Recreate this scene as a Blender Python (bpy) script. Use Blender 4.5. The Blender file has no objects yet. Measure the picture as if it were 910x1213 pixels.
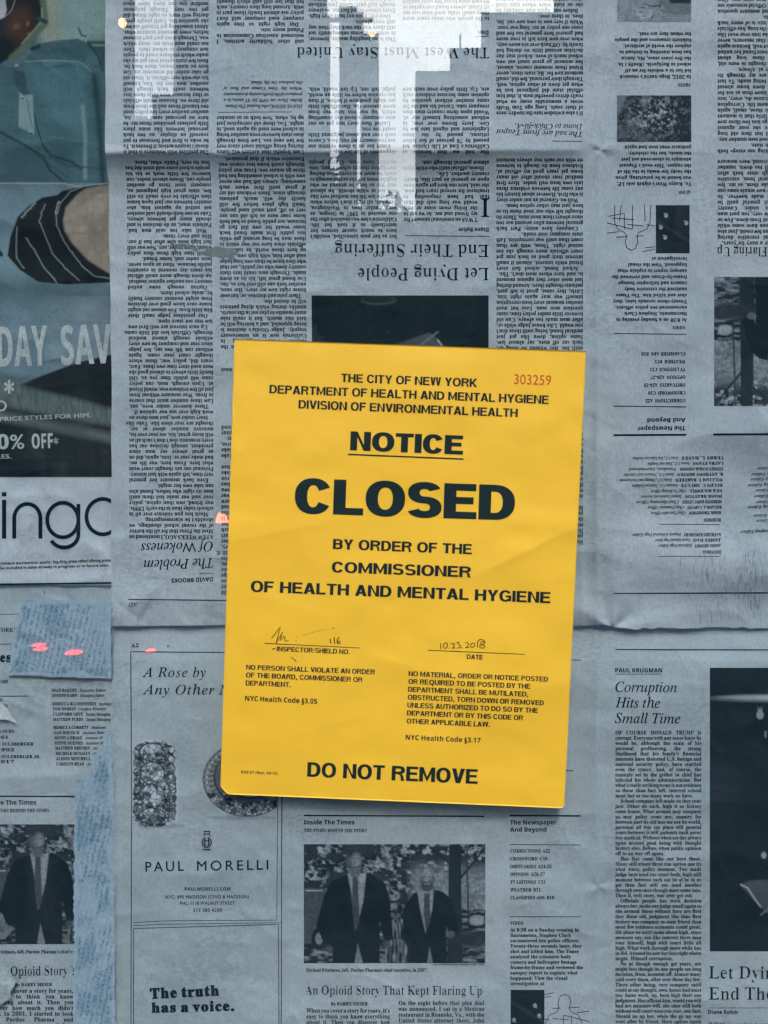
import bpy, math, random, time
_t0 = time.time()
import numpy as np
random.seed(7)
RS = np.random.RandomState(11)
sc = bpy.context.scene
R = math.radians
# ------------------------------------------------------------------ camera, world, sun, exposure
S = 0.000527            # metres per photo pixel on the window plane
D = 0.62                # camera to glass
EYE = 1.5
cam = bpy.data.cameras.new('camera'); co = bpy.data.objects.new('camera', cam)
sc.collection.objects.link(co); sc.camera = co
co.location = (0, -D, EYE); co.rotation_euler = (R(90), 0, 0)
cam.sensor_fit = 'VERTICAL'; cam.sensor_height = 24; cam.lens = 24*D/(1213*S)
cam.clip_start = 0.01; cam.clip_end = 2000
SUN_EL, SUN_AZ = R(45), R(171)
w = bpy.data.worlds.new('World'); sc.world = w; w.use_nodes = True
nt = w.node_tree
sky = nt.nodes.new('ShaderNodeTexSky'); sky.sky_type = 'NISHITA'; sky.sun_disc = False
sky.sun_elevation = SUN_EL; sky.sun_rotation = SUN_AZ
sky.air_density = 1.0; sky.dust_density = 3.5; sky.ozone_density = 1.5
nt.links.new(sky.outputs[0], nt.nodes['Background'].inputs[0])
nt.nodes['Background'].inputs[1].default_value = 0.15
sun = bpy.data.lights.new('sun', 'SUN'); so = bpy.data.objects.new('sun', sun); sc.collection.objects.link(so)
sun.energy = 0.5; sun.angle = R(12); sun.color = (1.0, 0.95, 0.9)
so.rotation_euler = (R(90)-SUN_EL, 0, math.pi-SUN_AZ)
sc.view_settings.view_transform = 'Standard'; sc.view_settings.look = 'None'
sc.view_settings.gamma = 1; sc.view_settings.use_curve_mapping = False
sc.view_settings.exposure = 1.88

# ------------------------------------------------------------------ helpers
def link(o):
    sc.collection.objects.link(o); return o
def tag(o, label=None, cat=None, group=None, kind=None):
    if label: o['label'] = label
    if cat: o['category'] = cat
    if group: o['group'] = group
    if kind: o['kind'] = kind
    return o
def empty(name, loc=(0, 0, 0)):
    o = bpy.data.objects.new(name, None); o.location = loc; o.empty_display_size = .02
    return link(o)
def mesh_obj(name, V, F, mat, parent=None, colors=None, smooth=False):
    """V (n,3) array, F (m,k) index array or a list of faces"""
    V = np.asarray(V, np.float32)
    me = bpy.data.meshes.new(name)
    if isinstance(F, np.ndarray):
        m, k = F.shape
        me.vertices.add(len(V)); me.vertices.foreach_set('co', V.ravel())
        me.loops.add(m*k); me.loops.foreach_set('vertex_index', F.astype(np.int32).ravel())
        me.polygons.add(m); me.polygons.foreach_set('loop_start', np.arange(0, m*k, k, dtype=np.int32))
        me.update(calc_edges=True)
    else:
        me.from_pydata([tuple(v) for v in V], [], F); me.update()
    if smooth: me.polygons.foreach_set('use_smooth', np.ones(len(me.polygons), bool))
    if colors is not None:
        a = me.color_attributes.new('print', 'FLOAT_COLOR', 'POINT')
        c = np.ones((len(V), 4), np.float32); c[:, :3] = colors
        a.data.foreach_set('color', c.ravel())
    me.materials.append(mat)
    o = link(bpy.data.objects.new(name, me))
    if parent is not None:
        o.parent = parent
        o.location = -parent.location
    return o

# value noise -------------------------------------------------------
_tab = RS.rand(512, 512)
def vnoise(x, y, s=0):
    x = np.asarray(x, float)+s*17.3+900; y = np.asarray(y, float)+s*31.7+900
    xi = np.floor(x).astype(int); yi = np.floor(y).astype(int)
    fx = x-xi; fy = y-yi
    fx = fx*fx*fx*(fx*(fx*6-15)+10); fy = fy*fy*fy*(fy*(fy*6-15)+10)
    g = lambda a, b: _tab[a % 512, b % 512]
    return (g(xi, yi)*(1-fx)+g(xi+1, yi)*fx)*(1-fy)+(g(xi, yi+1)*(1-fx)+g(xi+1, yi+1)*fx)*fy
def fbm(x, y, s=0, n=4):
    v = 0; a = .5
    for i in range(n):
        v = v+a*vnoise(x*2**i, y*2**i, s+i); a *= .5
    return v/(1-.5**n)

# ------------------------------------------------------------------ materials
def new_mat(name):
    m = bpy.data.materials.new(name); m.use_nodes = True
    return m, m.node_tree, m.node_tree.nodes['Principled BSDF']
def coords(t, scale):
    g = t.nodes.new('ShaderNodeNewGeometry'); mp = t.nodes.new('ShaderNodeMapping')
    mp.inputs['Scale'].default_value = scale
    t.links.new(g.outputs['Position'], mp.inputs[0]); return mp.outputs[0]
def noise(t, vec, sc_, det=4, rough=.6):
    n = t.nodes.new('ShaderNodeTexNoise'); n.inputs['Scale'].default_value = sc_
    n.inputs['Detail'].default_value = det; n.inputs['Roughness'].default_value = rough
    t.links.new(vec, n.inputs['Vector']); return n.outputs['Fac']
def ramp(t, fac, a, b, p0=.3, p1=.7):
    r = t.nodes.new('ShaderNodeValToRGB'); r.color_ramp.elements[0].position = p0; r.color_ramp.elements[1].position = p1
    r.color_ramp.elements[0].color = (*a, 1); r.color_ramp.elements[1].color = (*b, 1)
    t.links.new(fac, r.inputs[0]); return r.outputs[0]
def mix(t, a, b, fac=1.0, mode='MULTIPLY'):
    m = t.nodes.new('ShaderNodeMix'); m.data_type = 'RGBA'; m.blend_type = mode
    m.inputs[0].default_value = fac
    t.links.new(a, m.inputs[6]); t.links.new(b, m.inputs[7]); return m.outputs[2]
def mix_f(t, a, b):
    m = t.nodes.new('ShaderNodeMath'); m.operation = 'MULTIPLY'; t.links.new(a, m.inputs[0]); t.links.new(b, m.inputs[1]); return m.outputs[0]
def bump(t, fac, strength, dist, prev=None):
    b = t.nodes.new('ShaderNodeBump'); b.inputs['Strength'].default_value = strength; b.inputs['Distance'].default_value = dist
    t.links.new(fac, b.inputs['Height'])
    if prev is not None: t.links.new(prev, b.inputs['Normal'])
    return b.outputs[0]
def newsprint(name, col, vcol=False):
    m, t, p = new_mat(name)
    v = coords(t, (1, 1, 1))
    lo = tuple(c*k for c, k in zip(col, (.80, .85, .86)))
    c = ramp(t, noise(t, v, 7, 5, .62), lo, tuple(c*k for c, k in zip(col, (1.04, 1.03, 1.01))))
    if vcol:
        a = t.nodes.new('ShaderNodeVertexColor'); a.layer_name = 'print'
        c = a.outputs[0]
    fib = noise(t, coords(t, (1, 1, .35)), 900, 3, .7)
    c = mix(t, c, ramp(t, fib, (.86, .86, .86), (1.04, 1.04, 1.04)))
    c = mix(t, c, ramp(t, noise(t, coords(t, (1, 1, 1)), 2600, 2, .5), (.88, .88, .88), (1.06, 1.06, 1.06)))
    lines = noise(t, coords(t, (260, 1, 560)), 1, 2, .4); area = noise(t, coords(t, (1, 1, 1)), 22, 2, .4)
    c = mix(t, c, ramp(t, mix_f(t, lines, area), (1, 1, 1), (.87, .88, .89), .30, .42))
    t.links.new(c, p.inputs['Base Color'])
    p.inputs['Roughness'].default_value = .75; p.inputs['Specular IOR Level'].default_value = .12
    n = bump(t, noise(t, v, 60, 5, .62), .5, .0016)
    n = bump(t, fib, .25, .0001, n)
    t.links.new(n, p.inputs['Normal'])
    return m
PAPER = (.50, .55, .62)
INK = (.001, .014, .022)
M_paper = newsprint('newsprint', PAPER)
M_paper2 = newsprint('newsprint_grey', (.45, .505, .56))
M_print = newsprint('printed_picture', PAPER, True)
def flat(name, col, rough=.6, var=.15, scale=400, spec=.1):
    m, t, p = new_mat(name)
    c = ramp(t, noise(t, coords(t, (1, 1, 1)), scale, 3), tuple(x*(1-var) for x in col), tuple(x*(1+var) for x in col))
    t.links.new(c, p.inputs['Base Color']); p.inputs['Roughness'].default_value = rough
    p.inputs['Specular IOR Level'].default_value = spec
    return m
M_ink = flat('news_ink', INK, .7, .35, 1500)
M_inkg = flat('grey_ink', (.21, .26, .29), .7, .3, 1500)
M_knock = flat('knocked_out_lettering', (.40, .45, .47), .7, .15, 700)
M_knockd = flat('pale_lettering', (.43, .48, .50), .7, .2, 500)
M_nink = flat('notice_ink', (.010, .024, .027), .5, .45, 1600)
M_red = flat('red_stamp_ink', (.52, .11, .03), .5, .25, 1400)
M_pen = flat('brown_pen_ink', (.10, .055, .01), .5, .4, 1200)
def yellow():
    m, t, p = new_mat('yellow_card')
    v = coords(t, (1, 1, 1))
    c = ramp(t, noise(t, v, 6, 4), (.80, .49, .030), (.84, .525, .038))
    c = mix(t, c, ramp(t, noise(t, v, 1500, 3, .7), (.95, .95, .93), (1.03, 1.03, 1.03)))
    t.links.new(c, p.inputs['Base Color']); p.inputs['Roughness'].default_value = .5
    p.inputs['Specular IOR Level'].default_value = .35
    n = bump(t, noise(t, v, 25, 3), .25, .0012); n = bump(t, noise(t, v, 900, 3), .15, .00005, n)
    t.links.new(n, p.inputs['Normal']); return m
M_yel = yellow()
def glass():
    m = bpy.data.materials.new('window_glass'); m.use_nodes = True; t = m.node_tree
    for n in list(t.nodes): t.nodes.remove(n)
    out = t.nodes.new('ShaderNodeOutputMaterial'); mx = t.nodes.new('ShaderNodeMixShader')
    tr = t.nodes.new('ShaderNodeBsdfTransparent'); tr.inputs[0].default_value = (.93, .965, .965, 1)
    gl = t.nodes.new('ShaderNodeBsdfGlossy'); gl.inputs['Roughness'].default_value = 0.0
    gl.inputs[0].default_value = (.93, .98, 1, 1)
    lw = t.nodes.new('ShaderNodeLayerWeight'); lw.inputs[0].default_value = .5
    pw = t.nodes.new('ShaderNodeMath'); pw.operation = 'POWER'; pw.inputs[1].default_value = 5
    ma = t.nodes.new('ShaderNodeMath'); ma.operation = 'MULTIPLY_ADD'; ma.inputs[1].default_value = .95; ma.inputs[2].default_value = .037
    t.links.new(lw.outputs['Facing'], pw.inputs[0]); t.links.new(pw.outputs[0], ma.inputs[0])
    t.links.new(ma.outputs[0], mx.inputs[0]); t.links.new(tr.outputs[0], mx.inputs[1]); t.links.new(gl.outputs[0], mx.inputs[2])
    df = t.nodes.new('ShaderNodeBsdfDiffuse'); df.inputs[0].default_value = (.6, .62, .62, 1); m2 = t.nodes.new('ShaderNodeMixShader')
    g = noise(t, coords(t, (34, 34, 5)), 1, 5, .65); sp = noise(t, coords(t, (1, 1, 1)), 420, 2, .5)
    a = ramp(t, g, (0, 0, 0), (.026, .026, .026), .56, .82); b = ramp(t, sp, (0, 0, 0), (.07, .07, .07), .73, .80)
    ad = t.nodes.new('ShaderNodeMath'); ad.operation = 'ADD'; t.links.new(a, ad.inputs[0]); t.links.new(b, ad.inputs[1])
    t.links.new(ad.outputs[0], m2.inputs[0]); t.links.new(mx.outputs[0], m2.inputs[1]); t.links.new(df.outputs[0], m2.inputs[2])
    t.links.new(m2.outputs[0], out.inputs[0]); return m
M_glass = glass()
def simple(name, col, rough=.8, scale=3, var=.25):
    return flat(name, col, rough, var, scale)

# ------------------------------------------------------------------ glyphs from the built-in font
def math_char(ch, U, L, Dg):
    if 'A' <= ch <= 'Z': return chr(U+ord(ch)-65)
    if 'a' <= ch <= 'z': return chr(0x210E) if (L == 0x1D44E and ch == 'h') else chr(L+ord(ch)-97)
    if ch.isdigit() and Dg: return chr(Dg+int(ch))
    return ch
# face: (upper, lower, digits, embolden x, embolden y, x scale, resolution)
FACES = {
 'roman':   (0x1D400, 0x1D41A, 0x1D7CE, .006, .012, .88, 2),     # body text
 'head':    (0x1D400, 0x1D41A, 0x1D7CE, -.022, .003, .90, 2),    # light headline
 'slab':    (0x1D400, 0x1D41A, 0x1D7CE, .046, .030, .95, 2),
 'bserif':  (0x1D400, 0x1D41A, 0x1D7CE, .016, .014, .93, 2),
 'italic':  (0x1D434, 0x1D44E, None, .006, .006, .95, 3),
 'bital':   (0x1D434, 0x1D44E, None, .020, .016, .95, 3),
 'sans':    (None, None, None, .020, .016, .96, 5),
 'bold':    (0x1D5D4, 0x1D5EE, 0x1D7EC, .006, .004, .93, 4),
 'boldw':   (0x1D5D4, 0x1D5EE, 0x1D7EC, .024, .016, 1, 4),
 'black':   (0x1D5D4, 0x1D5EE, 0x1D7EC, .050, .028, 1, 4),
 'cond':    (0x1D5D4, 0x1D5EE, 0x1D7EC, .016, .004, .72, 4),
 'light':   (None, None, None, .008, .008, 1, 5),              # geometric sans
}
_cu = bpy.data.curves.new('glyph', 'FONT'); _cu.size = 1; _go = link(bpy.data.objects.new('glyph', _cu))
_cache = {}
CHARS = 'ABCDEFGHIJKLMNOPQRSTUVWXYZabcdefghijklmnopqrstuvwxyz0123456789.,:;-\'()/%*&$§?ó'
_raw = {}
def _load(U, L, Dg, res):
    """outlines of every character in one go: each on a line of its own, followed by two spaces and a bar"""
    k = (U, res)
    if k in _raw: return _raw[k]
    _cu.resolution_u = res; _cu.space_line = 3
    skip = 'XZKQWYJUGqxz' if U == 0x1D434 else ''
    body = [(c if (U is None or c in skip) else math_char(c, U, L, Dg)) for c in CHARS]
    _cu.body = '  |\n'+'\n'.join(c+'  |' for c in body)
    dg = bpy.context.evaluated_depsgraph_get(); dg.update()
    ev = _go.evaluated_get(dg); me = ev.to_mesh()
    n = len(me.vertices); V = np.zeros(n*3, np.float32); me.vertices.foreach_get('co', V); V = V.reshape(-1, 3)[:, :2].astype(float)
    me.calc_loop_triangles(); q = len(me.loop_triangles); T = np.zeros(q*3, np.int32)
    me.loop_triangles.foreach_get('vertices', T); T = T.reshape(-1, 3).copy(); ev.to_mesh_clear()
    row = np.round(-V[:, 1]/3.0+.07).astype(int); out = {}; b0 = None; tr = row[T[:, 0]]
    for i in range(len(CHARS)+1):
        ids = np.nonzero(row == i)[0]; P = V[ids]; xm = P[:, 0].max()
        bar = P[:, 0] > xm-.09; bx = P[bar, 0].min()
        if i == 0: b0 = bx; continue
        mp = np.full(n, -1); keep = ids[~bar]; mp[keep] = np.arange(len(keep)); t = mp[T[tr == i]]; t = t[(t >= 0).all(1)]
        out[CHARS[i-1]] = (V[keep]+[0, 3.0*i], t, bx-b0)
    _raw[k] = out; return out
# bold grotesque capitals built from bars and bands (cap height 1)
def _band(cx, cy, rx, ry, a0, a1, v, h, n=22, p=2.25):
    def pt(q, ex, ey):
        c, s_ = math.cos(q), math.sin(q); return (cx+ex*math.copysign(abs(c)**(2/p), c), cy+ey*math.copysign(abs(s_)**(2/p), s_))
    A = [R(a0+(a1-a0)*i/n) for i in range(n+1)]
    return [pt(q, rx, ry) for q in A]+[pt(q, rx-v, ry-h) for q in reversed(A)]
def _rc(x0, y0, x1, y1): return [(x0, y0), (x1, y0), (x1, y1), (x0, y1)]
def grot(ch, v, h):
    W = dict(zip('ACDEFGHIKLMNOPRSTUVWYB', (.80, .78, .77, .70, .66, .82, .77, v+.02, .80, .64, .92, .77, .84, .72, .78, .74, .68, .76, .76, 1.1, .76, .76)))[ch]
    P = []; w = W
    if ch == 'I': P = [_rc(0, 0, v, 1)]; w = v
    elif ch in 'HN':
        P = [_rc(0, 0, v, 1), _rc(w-v, 0, w, 1)]
        P.append(_rc(v, .5-h/2+.02, w-v, .5+h/2+.02) if ch == 'H' else [(v, 1), (v, 1-h*1.55), (w-v, 0), (w-v, h*1.55)])
    elif ch == 'M':
        m = w/2; P = [_rc(0, 0, v, 1), _rc(w-v, 0, w, 1), [(v, 1), (v, 1-v*1.9), (m, 0), (m, v*1.55)], [(w-v, 1), (m, v*1.55), (m, 0), (w-v, 1-v*1.9)]]
    elif ch in 'EFL':
        P = [_rc(0, 0, v, 1)]
        if ch in 'EL': P.append(_rc(v, 0, w, h))
        if ch in 'EF': P += [_rc(v, 1-h, w-.02, 1), _rc(v, .52-h/2, w-.07, .52+h/2)]
    elif ch == 'T': P = [_rc(0, 1-h, w, 1), _rc(w/2-v/2, 0, w/2+v/2, 1-h)]
    elif ch == 'O': P = [_band(w/2, .5, w/2, .515, 0, 180, v, h), _band(w/2, .5, w/2, .515, 180, 360, v, h)]
    elif ch == 'C': P = [_band(w/2, .5, w/2, .515, 28, 332, v, h, 36)]
    elif ch == 'G': P = [_band(w/2, .5, w/2, .515, 32, 322, v, h, 36), _rc(w/2+.02, .38, w-.01, .38+h), _rc(w-v*.85, .05, w-.01, .38)]
    elif ch == 'D': P = [_rc(0, 0, v, 1), _rc(v, 0, w*.45, h), _rc(v, 1-h, w*.45, 1), _band(w*.45, .5, w*.55, .5, -90, 90, v, h)]
    elif ch in 'PRB':
        y = .44; P = [_rc(0, 0, v, 1), _rc(v, 1-h, w*.55, 1), _rc(v, y, w*.55, y+h), _band(w*.55, (1+y)/2, w*.43, (1-y)/2, -90, 90, v, h)]
        if ch == 'R': P.append([(w*.40, y), (w*.40+v*1.15, y), (w*.86, .36), (w*.92, .10), (w, 0), (w-v*1.12, 0), (w*.70, .12), (w*.66, .30), (w*.58, y-.04)])
        if ch == 'B': P += [_rc(v, 0, w*.55, h), _band(w*.55, (y+h)/2, w*.45, (y+h)/2, -90, 62, v, h)]
    elif ch == 'S':
        ry = (1.03+h)/4; P = [_band(w/2, 1.015-ry, w*.48, ry, 22, 270, v*.95, h), _band(w/2, -.015+ry, w*.5, ry, 90, -158, v*.95, h)]
    elif ch == 'U': P = [_rc(0, .38, v, 1), _rc(w-v, .38, w, 1), _band(w/2, .38, w/2, .395, 180, 360, v, h)]
    elif ch in 'AV':
        a = v*1.12; b = a*.52; m = w/2; ya = 1-(a*1.5)
        L = [(0, 0), (a, 0), (m, ya), (m, 1), (m-b, 1)]; Rr = [(w-x, y) for x, y in L]; P = [L, Rr]
        if ch == 'V': P = [[(x, 1-y) for x, y in q] for q in P]
        else:
            f = lambda y: a+(m-a)*y/ya
            P.append([(f(.2), .2), (w-f(.2), .2), (w-f(.2+h*.95), .2+h*.95), (f(.2+h*.95), .2+h*.95)])
    elif ch == 'W':
        u = w/2+.02; a = v*1.02; b = a*.5; m = u/2; ya = 1-a*1.9; L = [(0, 1), (a, 1), (m, 1-ya), (m, 0), (m-b, 0)]
        L2 = [(u-x, y) for x, y in L]; L2[0] = (u-.02, 1); P = [L, L2]+[[(w-x, y) for x, y in q] for q in (L, L2)]
    elif ch == 'Y':
        m = w/2; a = v*1.15; P = [_rc(m-v/2, 0, m+v/2, .42), [(0, 1), (a, 1), (m, .62), (m, .42), (m-v/2, .42)], [(w, 1), (w-a, 1), (m, .62), (m, .42), (m+v/2, .42)]]
    elif ch == 'K': P = [_rc(0, 0, v, 1), [(v, .30), (v, .56), (w-v*1.35, 1), (w-.02, 1), (v+.20, .52), (v+.10, .40)], [(v+.20, .52), (w, 0), (w-v*1.3, 0), (v+.08, .38)]]
    return P, w
from mathutils.geometry import tessellate_polygon
from mathutils import Vector
GROT = {'grot': (.225, .175), 'grotheavy': (.262, .20), 'grotlight': (.215, .17)}
def grot_glyph(face, ch):
    v, h = GROT[face]; Vs, Ts, n = [], [], 0; P, w = grot(ch, v, h)
    for q in P:
        k = len(q)//2
        if len(q) >= 30: t = [f for i in range(k-1) for f in ((i, i+1, 2*k-1-i), (i+1, 2*k-2-i, 2*k-1-i))]
        else: t = tessellate_polygon([[Vector((x, y, 0)) for x, y in q]])
        Vs += q; Ts += [[i+n for i in f] for f in t]; n += len(q)
    g = .065 if v < .2 else .042 if v < .26 else .030
    V = np.array(Vs)*.72; return V+[g/2, 0], np.array(Ts), w*.72+g
def glyph(face, ch):
    key = (face, ch)
    if key in _cache: return _cache[key]
    if face in GROT:
        if ch in 'ABCDEFGHIKLMNOPRSTUVWY': _cache[key] = grot_glyph(face, ch); return _cache[key]
        V, T, a = glyph({'grot': 'boldw', 'grotheavy': 'black', 'grotlight': 'bold'}[face], ch); return V, T, a
    U, L, Dg, ex, ey, xs, res = FACES[face]
    if ch == ' ':
        g = (np.zeros((0, 2)), np.zeros((0, 3), int), .25*xs)
        _cache[key] = g; return g
    V, T, adv = _load(U, L, Dg, res)[ch]
    if U is not None and ch in '.,:;-§': ex, ey = ex+.022, ey+.022
    if len(V) and (ex or ey):
        e = {}
        for tri in T.tolist():
            for a, b in ((tri[0], tri[1]), (tri[1], tri[2]), (tri[2], tri[0])):
                if (b, a) in e: del e[(b, a)]
                else: e[(a, b)] = 1
        A = np.cross(V[T[:, 1]]-V[T[:, 0]], V[T[:, 2]]-V[T[:, 0]]).sum(); sg = 1 if A > 0 else -1
        E_ = np.array(list(e)); d = V[E_[:, 1]]-V[E_[:, 0]]; l = np.maximum(np.hypot(d[:, 0], d[:, 1]), 1e-6)
        nn = np.stack([d[:, 1], -d[:, 0]], -1)/l[:, None]*sg; N = np.zeros_like(V)
        np.add.at(N, E_[:, 0], nn); np.add.at(N, E_[:, 1], nn)
        ln = np.linalg.norm(N, axis=1); ok = ln > 1e-3
        Nn = np.zeros_like(N); Nn[ok] = N[ok]/ln[ok, None]
        k = np.clip(2/np.maximum(ln, 1), 1, 1.5)[:, None]
        V = V+Nn*k*np.array([ex, ey])
    V = (V+[ex, 0])*np.array([xs, 1]); adv = (adv+2*max(ex, 0))*xs
    _cache[key] = (V, T, adv); return _cache[key]
CAP = {}
def capheight(face):
    if face not in CAP:
        V, _, _ = glyph(face, 'H'); CAP[face] = float(V[:, 1].max())
    return CAP[face]
def layout(s, face, track=0.0):
    vs = []; ts = []; x = 0; n = 0
    for ch in s:
        V, T, a = glyph(face, ch)
        if len(V): vs.append(V+[x, 0]); ts.append(T+n); n += len(V)
        x += a+track
    if not vs: return np.zeros((0, 2)), np.zeros((0, 3), int), 0
    return np.vstack(vs), np.vstack(ts), x-track

# ------------------------------------------------------------------ sheets of paper
def to_world(px, py, depth):
    """photo pixel on a layer that lies `depth` metres behind the glass front"""
    k = (D+depth)/D
    return np.stack([(px-455)*S*k, np.broadcast_to(depth, np.shape(px)), EYE+(606.5-py)*S*k], -1)
class Sheet:
    """curved sheet: height field in mm towards the viewer over photo pixels"""
    def __init__(s, name, x0, x1, y0, y1, depth, hf, mat, step=2.5, warp=None, edge=None, thick=0, label=None, cat=None, cfun=None):
        s.x0, s.y0, s.depth, s.step = x0, y0, depth, step
        s.warp = warp or (lambda x, y: (x, y))
        nx = int(round((x1-x0)/step))+1; ny = int(round((y1-y0)/step))+1
        s.gx = x0+np.arange(nx)*step; s.gy = y0+np.arange(ny)*step
        X, Y = np.meshgrid(s.gx, s.gy)
        s.H = np.minimum(hf(X, Y), depth*1000-1.2)
        EX, EY = (X, Y) if edge is None else edge(X.copy(), Y.copy())
        Wx, Wy = s.warp(EX, EY)
        P = to_world(Wx, Wy, depth-s.height(EX, EY)/1000).reshape(-1, 3)
        i = np.arange(nx*ny).reshape(ny, nx)
        F = np.stack([i[:-1, :-1], i[1:, :-1], i[1:, 1:], i[:-1, 1:]], -1).reshape(-1, 4)
        s.root = empty(name, tuple(to_world(np.array((x0+x1)/2), np.array(float(y1)), depth)))
        if thick:
            n = len(P); B = P.copy(); B[:, 1] += thick
            rim = np.concatenate([i[0, :], i[1:, -1], i[-1, -2::-1], i[-2:0:-1, 0]]); r2 = np.roll(rim, -1)
            side = np.stack([rim, r2, r2+n, rim+n], -1)
            P = np.vstack([P, B]); F = np.vstack([F, F[:, ::-1]+n, side[:, :]])
        s.sheet = mesh_obj('paper_sheet' if not thick else 'card', P, F, mat, s.root, smooth=not thick or True)
        tag(s.root, label, cat)
    def height(s, x, y):
        u = np.clip((np.asarray(x)-s.x0)/s.step, 0, len(s.gx)-1.001); v = np.clip((np.asarray(y)-s.y0)/s.step, 0, len(s.gy)-1.001)
        a = u.astype(int); b = v.astype(int); fu = u-a; fv = v-b; H = s.H
        return (H[b, a]*(1-fu)+H[b, a+1]*fu)*(1-fv)+(H[b+1, a]*(1-fu)+H[b+1, a+1]*fu)*fv
    def put(s, name, P2, F, mat, eps=.22, colors=None, label=None, smooth=True):
        if len(P2) == 0: return None
        x, y = P2[:, 0], P2[:, 1]
        wx, wy = s.warp(x, y)
        P = to_world(wx, wy, s.depth-(s.height(x, y)+eps)/1000)
        o = mesh_obj(name, P, F, mat, s.root, colors, smooth)
        if label: o['label'] = label
        return o
EACH = {'rule_lines': 'rule_line', 'headline': 'headline', 'byline': 'byline', 'section_heading': 'section_heading', 'index_list': 'index_entry',
 'title_lettering': 'title_lettering', 'order_lettering': 'order_lettering', 'heading_lettering': 'heading_lettering', 'small_lettering': 'small_lettering', 'caption': 'caption',
 'advert_lettering': 'advert_lettering', 'advert_slogan': 'advert_slogan', 'masthead': 'masthead', 'sale_lettering': 'sale_lettering', 'small_print': 'small_print'}
class Ink:
    """collects glyphs and strokes in photo pixels, then lays them on a sheet as one part"""
    def __init__(s): s.v = []; s.t = []; s.n = 0; s.g = []
    def add(s, V, T):
        if len(V) == 0: return
        while True:                                                     # big letters are cut fine enough to follow the paper
            e = np.linalg.norm(V[T]-V[np.roll(T, 1, 1)], axis=2).max(1)
            big = e > 6.5
            if not big.any() or len(T) > 40000: break
            t = T[big]; n = len(V); k = len(t); m = [(V[t[:, i]]+V[t[:, (i+1) % 3]])/2 for i in range(3)]
            V = np.vstack([V]+m); a, b, c = n+np.arange(k), n+k+np.arange(k), n+2*k+np.arange(k)
            T = np.vstack([T[~big], np.stack([t[:, 0], a, c], -1), np.stack([a, t[:, 1], b], -1), np.stack([c, b, t[:, 2]], -1), np.stack([a, b, c], -1)])
        s.v.append(V); s.t.append(T+s.n); s.g.append((V, T)); s.n += len(V)
    def line(s, text, p0, p1, cap, face, track=0.0):
        """text fitted between two points of its baseline"""
        V, T, wd = layout(text, face, track)
        if wd == 0: return s
        V = V.copy()
        lo, hi = V[:, 0].min(), V[:, 0].max()
        p0 = np.array(p0, float); p1 = np.array(p1, float); d = p1-p0; L = math.hypot(*d); d = d/L
        up = np.array([d[1], -d[0]]); k = cap/capheight(face)
        q = p0+np.outer((V[:, 0]-lo)/(hi-lo)*L, d)+np.outer(V[:, 1]*k, up)
        s.add(q, T); return s
    def words(s, wl, p0, width, size, face, ang=0, justify=True, xs=1.0):
        parts = [layout(w_, face) for w_ in wl]
        tot = sum(p[2] for p in parts)*size*xs; k = len(parts)-1
        gap = .27*size*xs; sx = xs
        if justify and k > 0:
            g = (width-tot)/k
            if g < .12*size:
                sx = xs*(width-.14*size*k)/tot; g = .14*size
            gap = g
        d = np.array([math.cos(ang), math.sin(ang)]); up = np.array([d[1], -d[0]]); x = 0
        for V, T, wd in parts:
            if len(V): s.add(np.array(p0)+np.outer(V[:, 0]*size*sx+x, d)+np.outer(V[:, 1]*size, up), T)
            x += wd*size*sx+gap
        return s
    def stroke(s, pts, wd):
        pts = np.array(pts, float); q = [pts[0]]
        for a, b in zip(pts[:-1], pts[1:]):
            n = max(1, int(math.hypot(*(b-a))/4))
            for i in range(1, n+1): q.append(a+(b-a)*i/n)
        q = np.array(q); t = np.gradient(q, axis=0); t /= np.maximum(np.linalg.norm(t, axis=1), 1e-6)[:, None]
        nrm = np.stack([-t[:, 1], t[:, 0]], -1)*wd/2
        V = np.vstack([q+nrm, q-nrm]); n = len(q); i = np.arange(n-1)
        T = np.vstack([np.stack([i, i+1, i+n], -1), np.stack([i+1, i+1+n, i+n], -1)])
        s.add(V, T); return s
    def poly(s, pts):
        pts = np.array(pts, float); c = pts.mean(0); V = np.vstack([pts, c]); n = len(pts); i = np.arange(n)
        s.add(V, np.stack([i, (i+1) % n, np.full(n, n)], -1)); return s
    def on(s, sheet, name, mat=None, eps=.22, label=None):
        if s.n == 0: return None
        if name in EACH:
            for V, T in s.g: sheet.put(EACH[name], V, T, mat or M_ink, eps, None, label)
            return
        return sheet.put(name, np.vstack(s.v), np.vstack(s.t), mat or M_ink, eps, None, label)

VOC = ("the of and to in that is was for it with as his on be at by had not are but from or have an they which one "
 "you were all her she there would their we him been has when who will no more if out so up said what its about than "
 "into them can only other time new some could these two may first then do any like my now over such our man even most "
 "made after also did many off before must well back through years much where your way down should because long each just "
 "state people those too mr. little good world make very year still see own work men day get here old life both between "
 "being under three never know same last another while us might great go come since against right came take used himself "
 "few house use during without again place around however home small found thought went say part once general high upon "
 "school every don't does got united left number course war until always public something fact though less enough almost "
 "official officials patients medical option judge law court policy company executive family judgment opinion question "
 "measure moment friend senate president corruption interest personal evidence decision history country economic story").split()
def paragraph_words(intro, n):
    out = intro.split(); r = RS
    start = False; k = 0
    while len(out) < n:
        wd = VOC[r.randint(len(VOC))]
        if start: wd = wd.capitalize(); start = False
        k += 1
        if k > 7 and r.rand() < .12: wd += '.'; start = True; k = 0
        elif r.rand() < .08: wd += ','
        out.append(wd)
    return out
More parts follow.
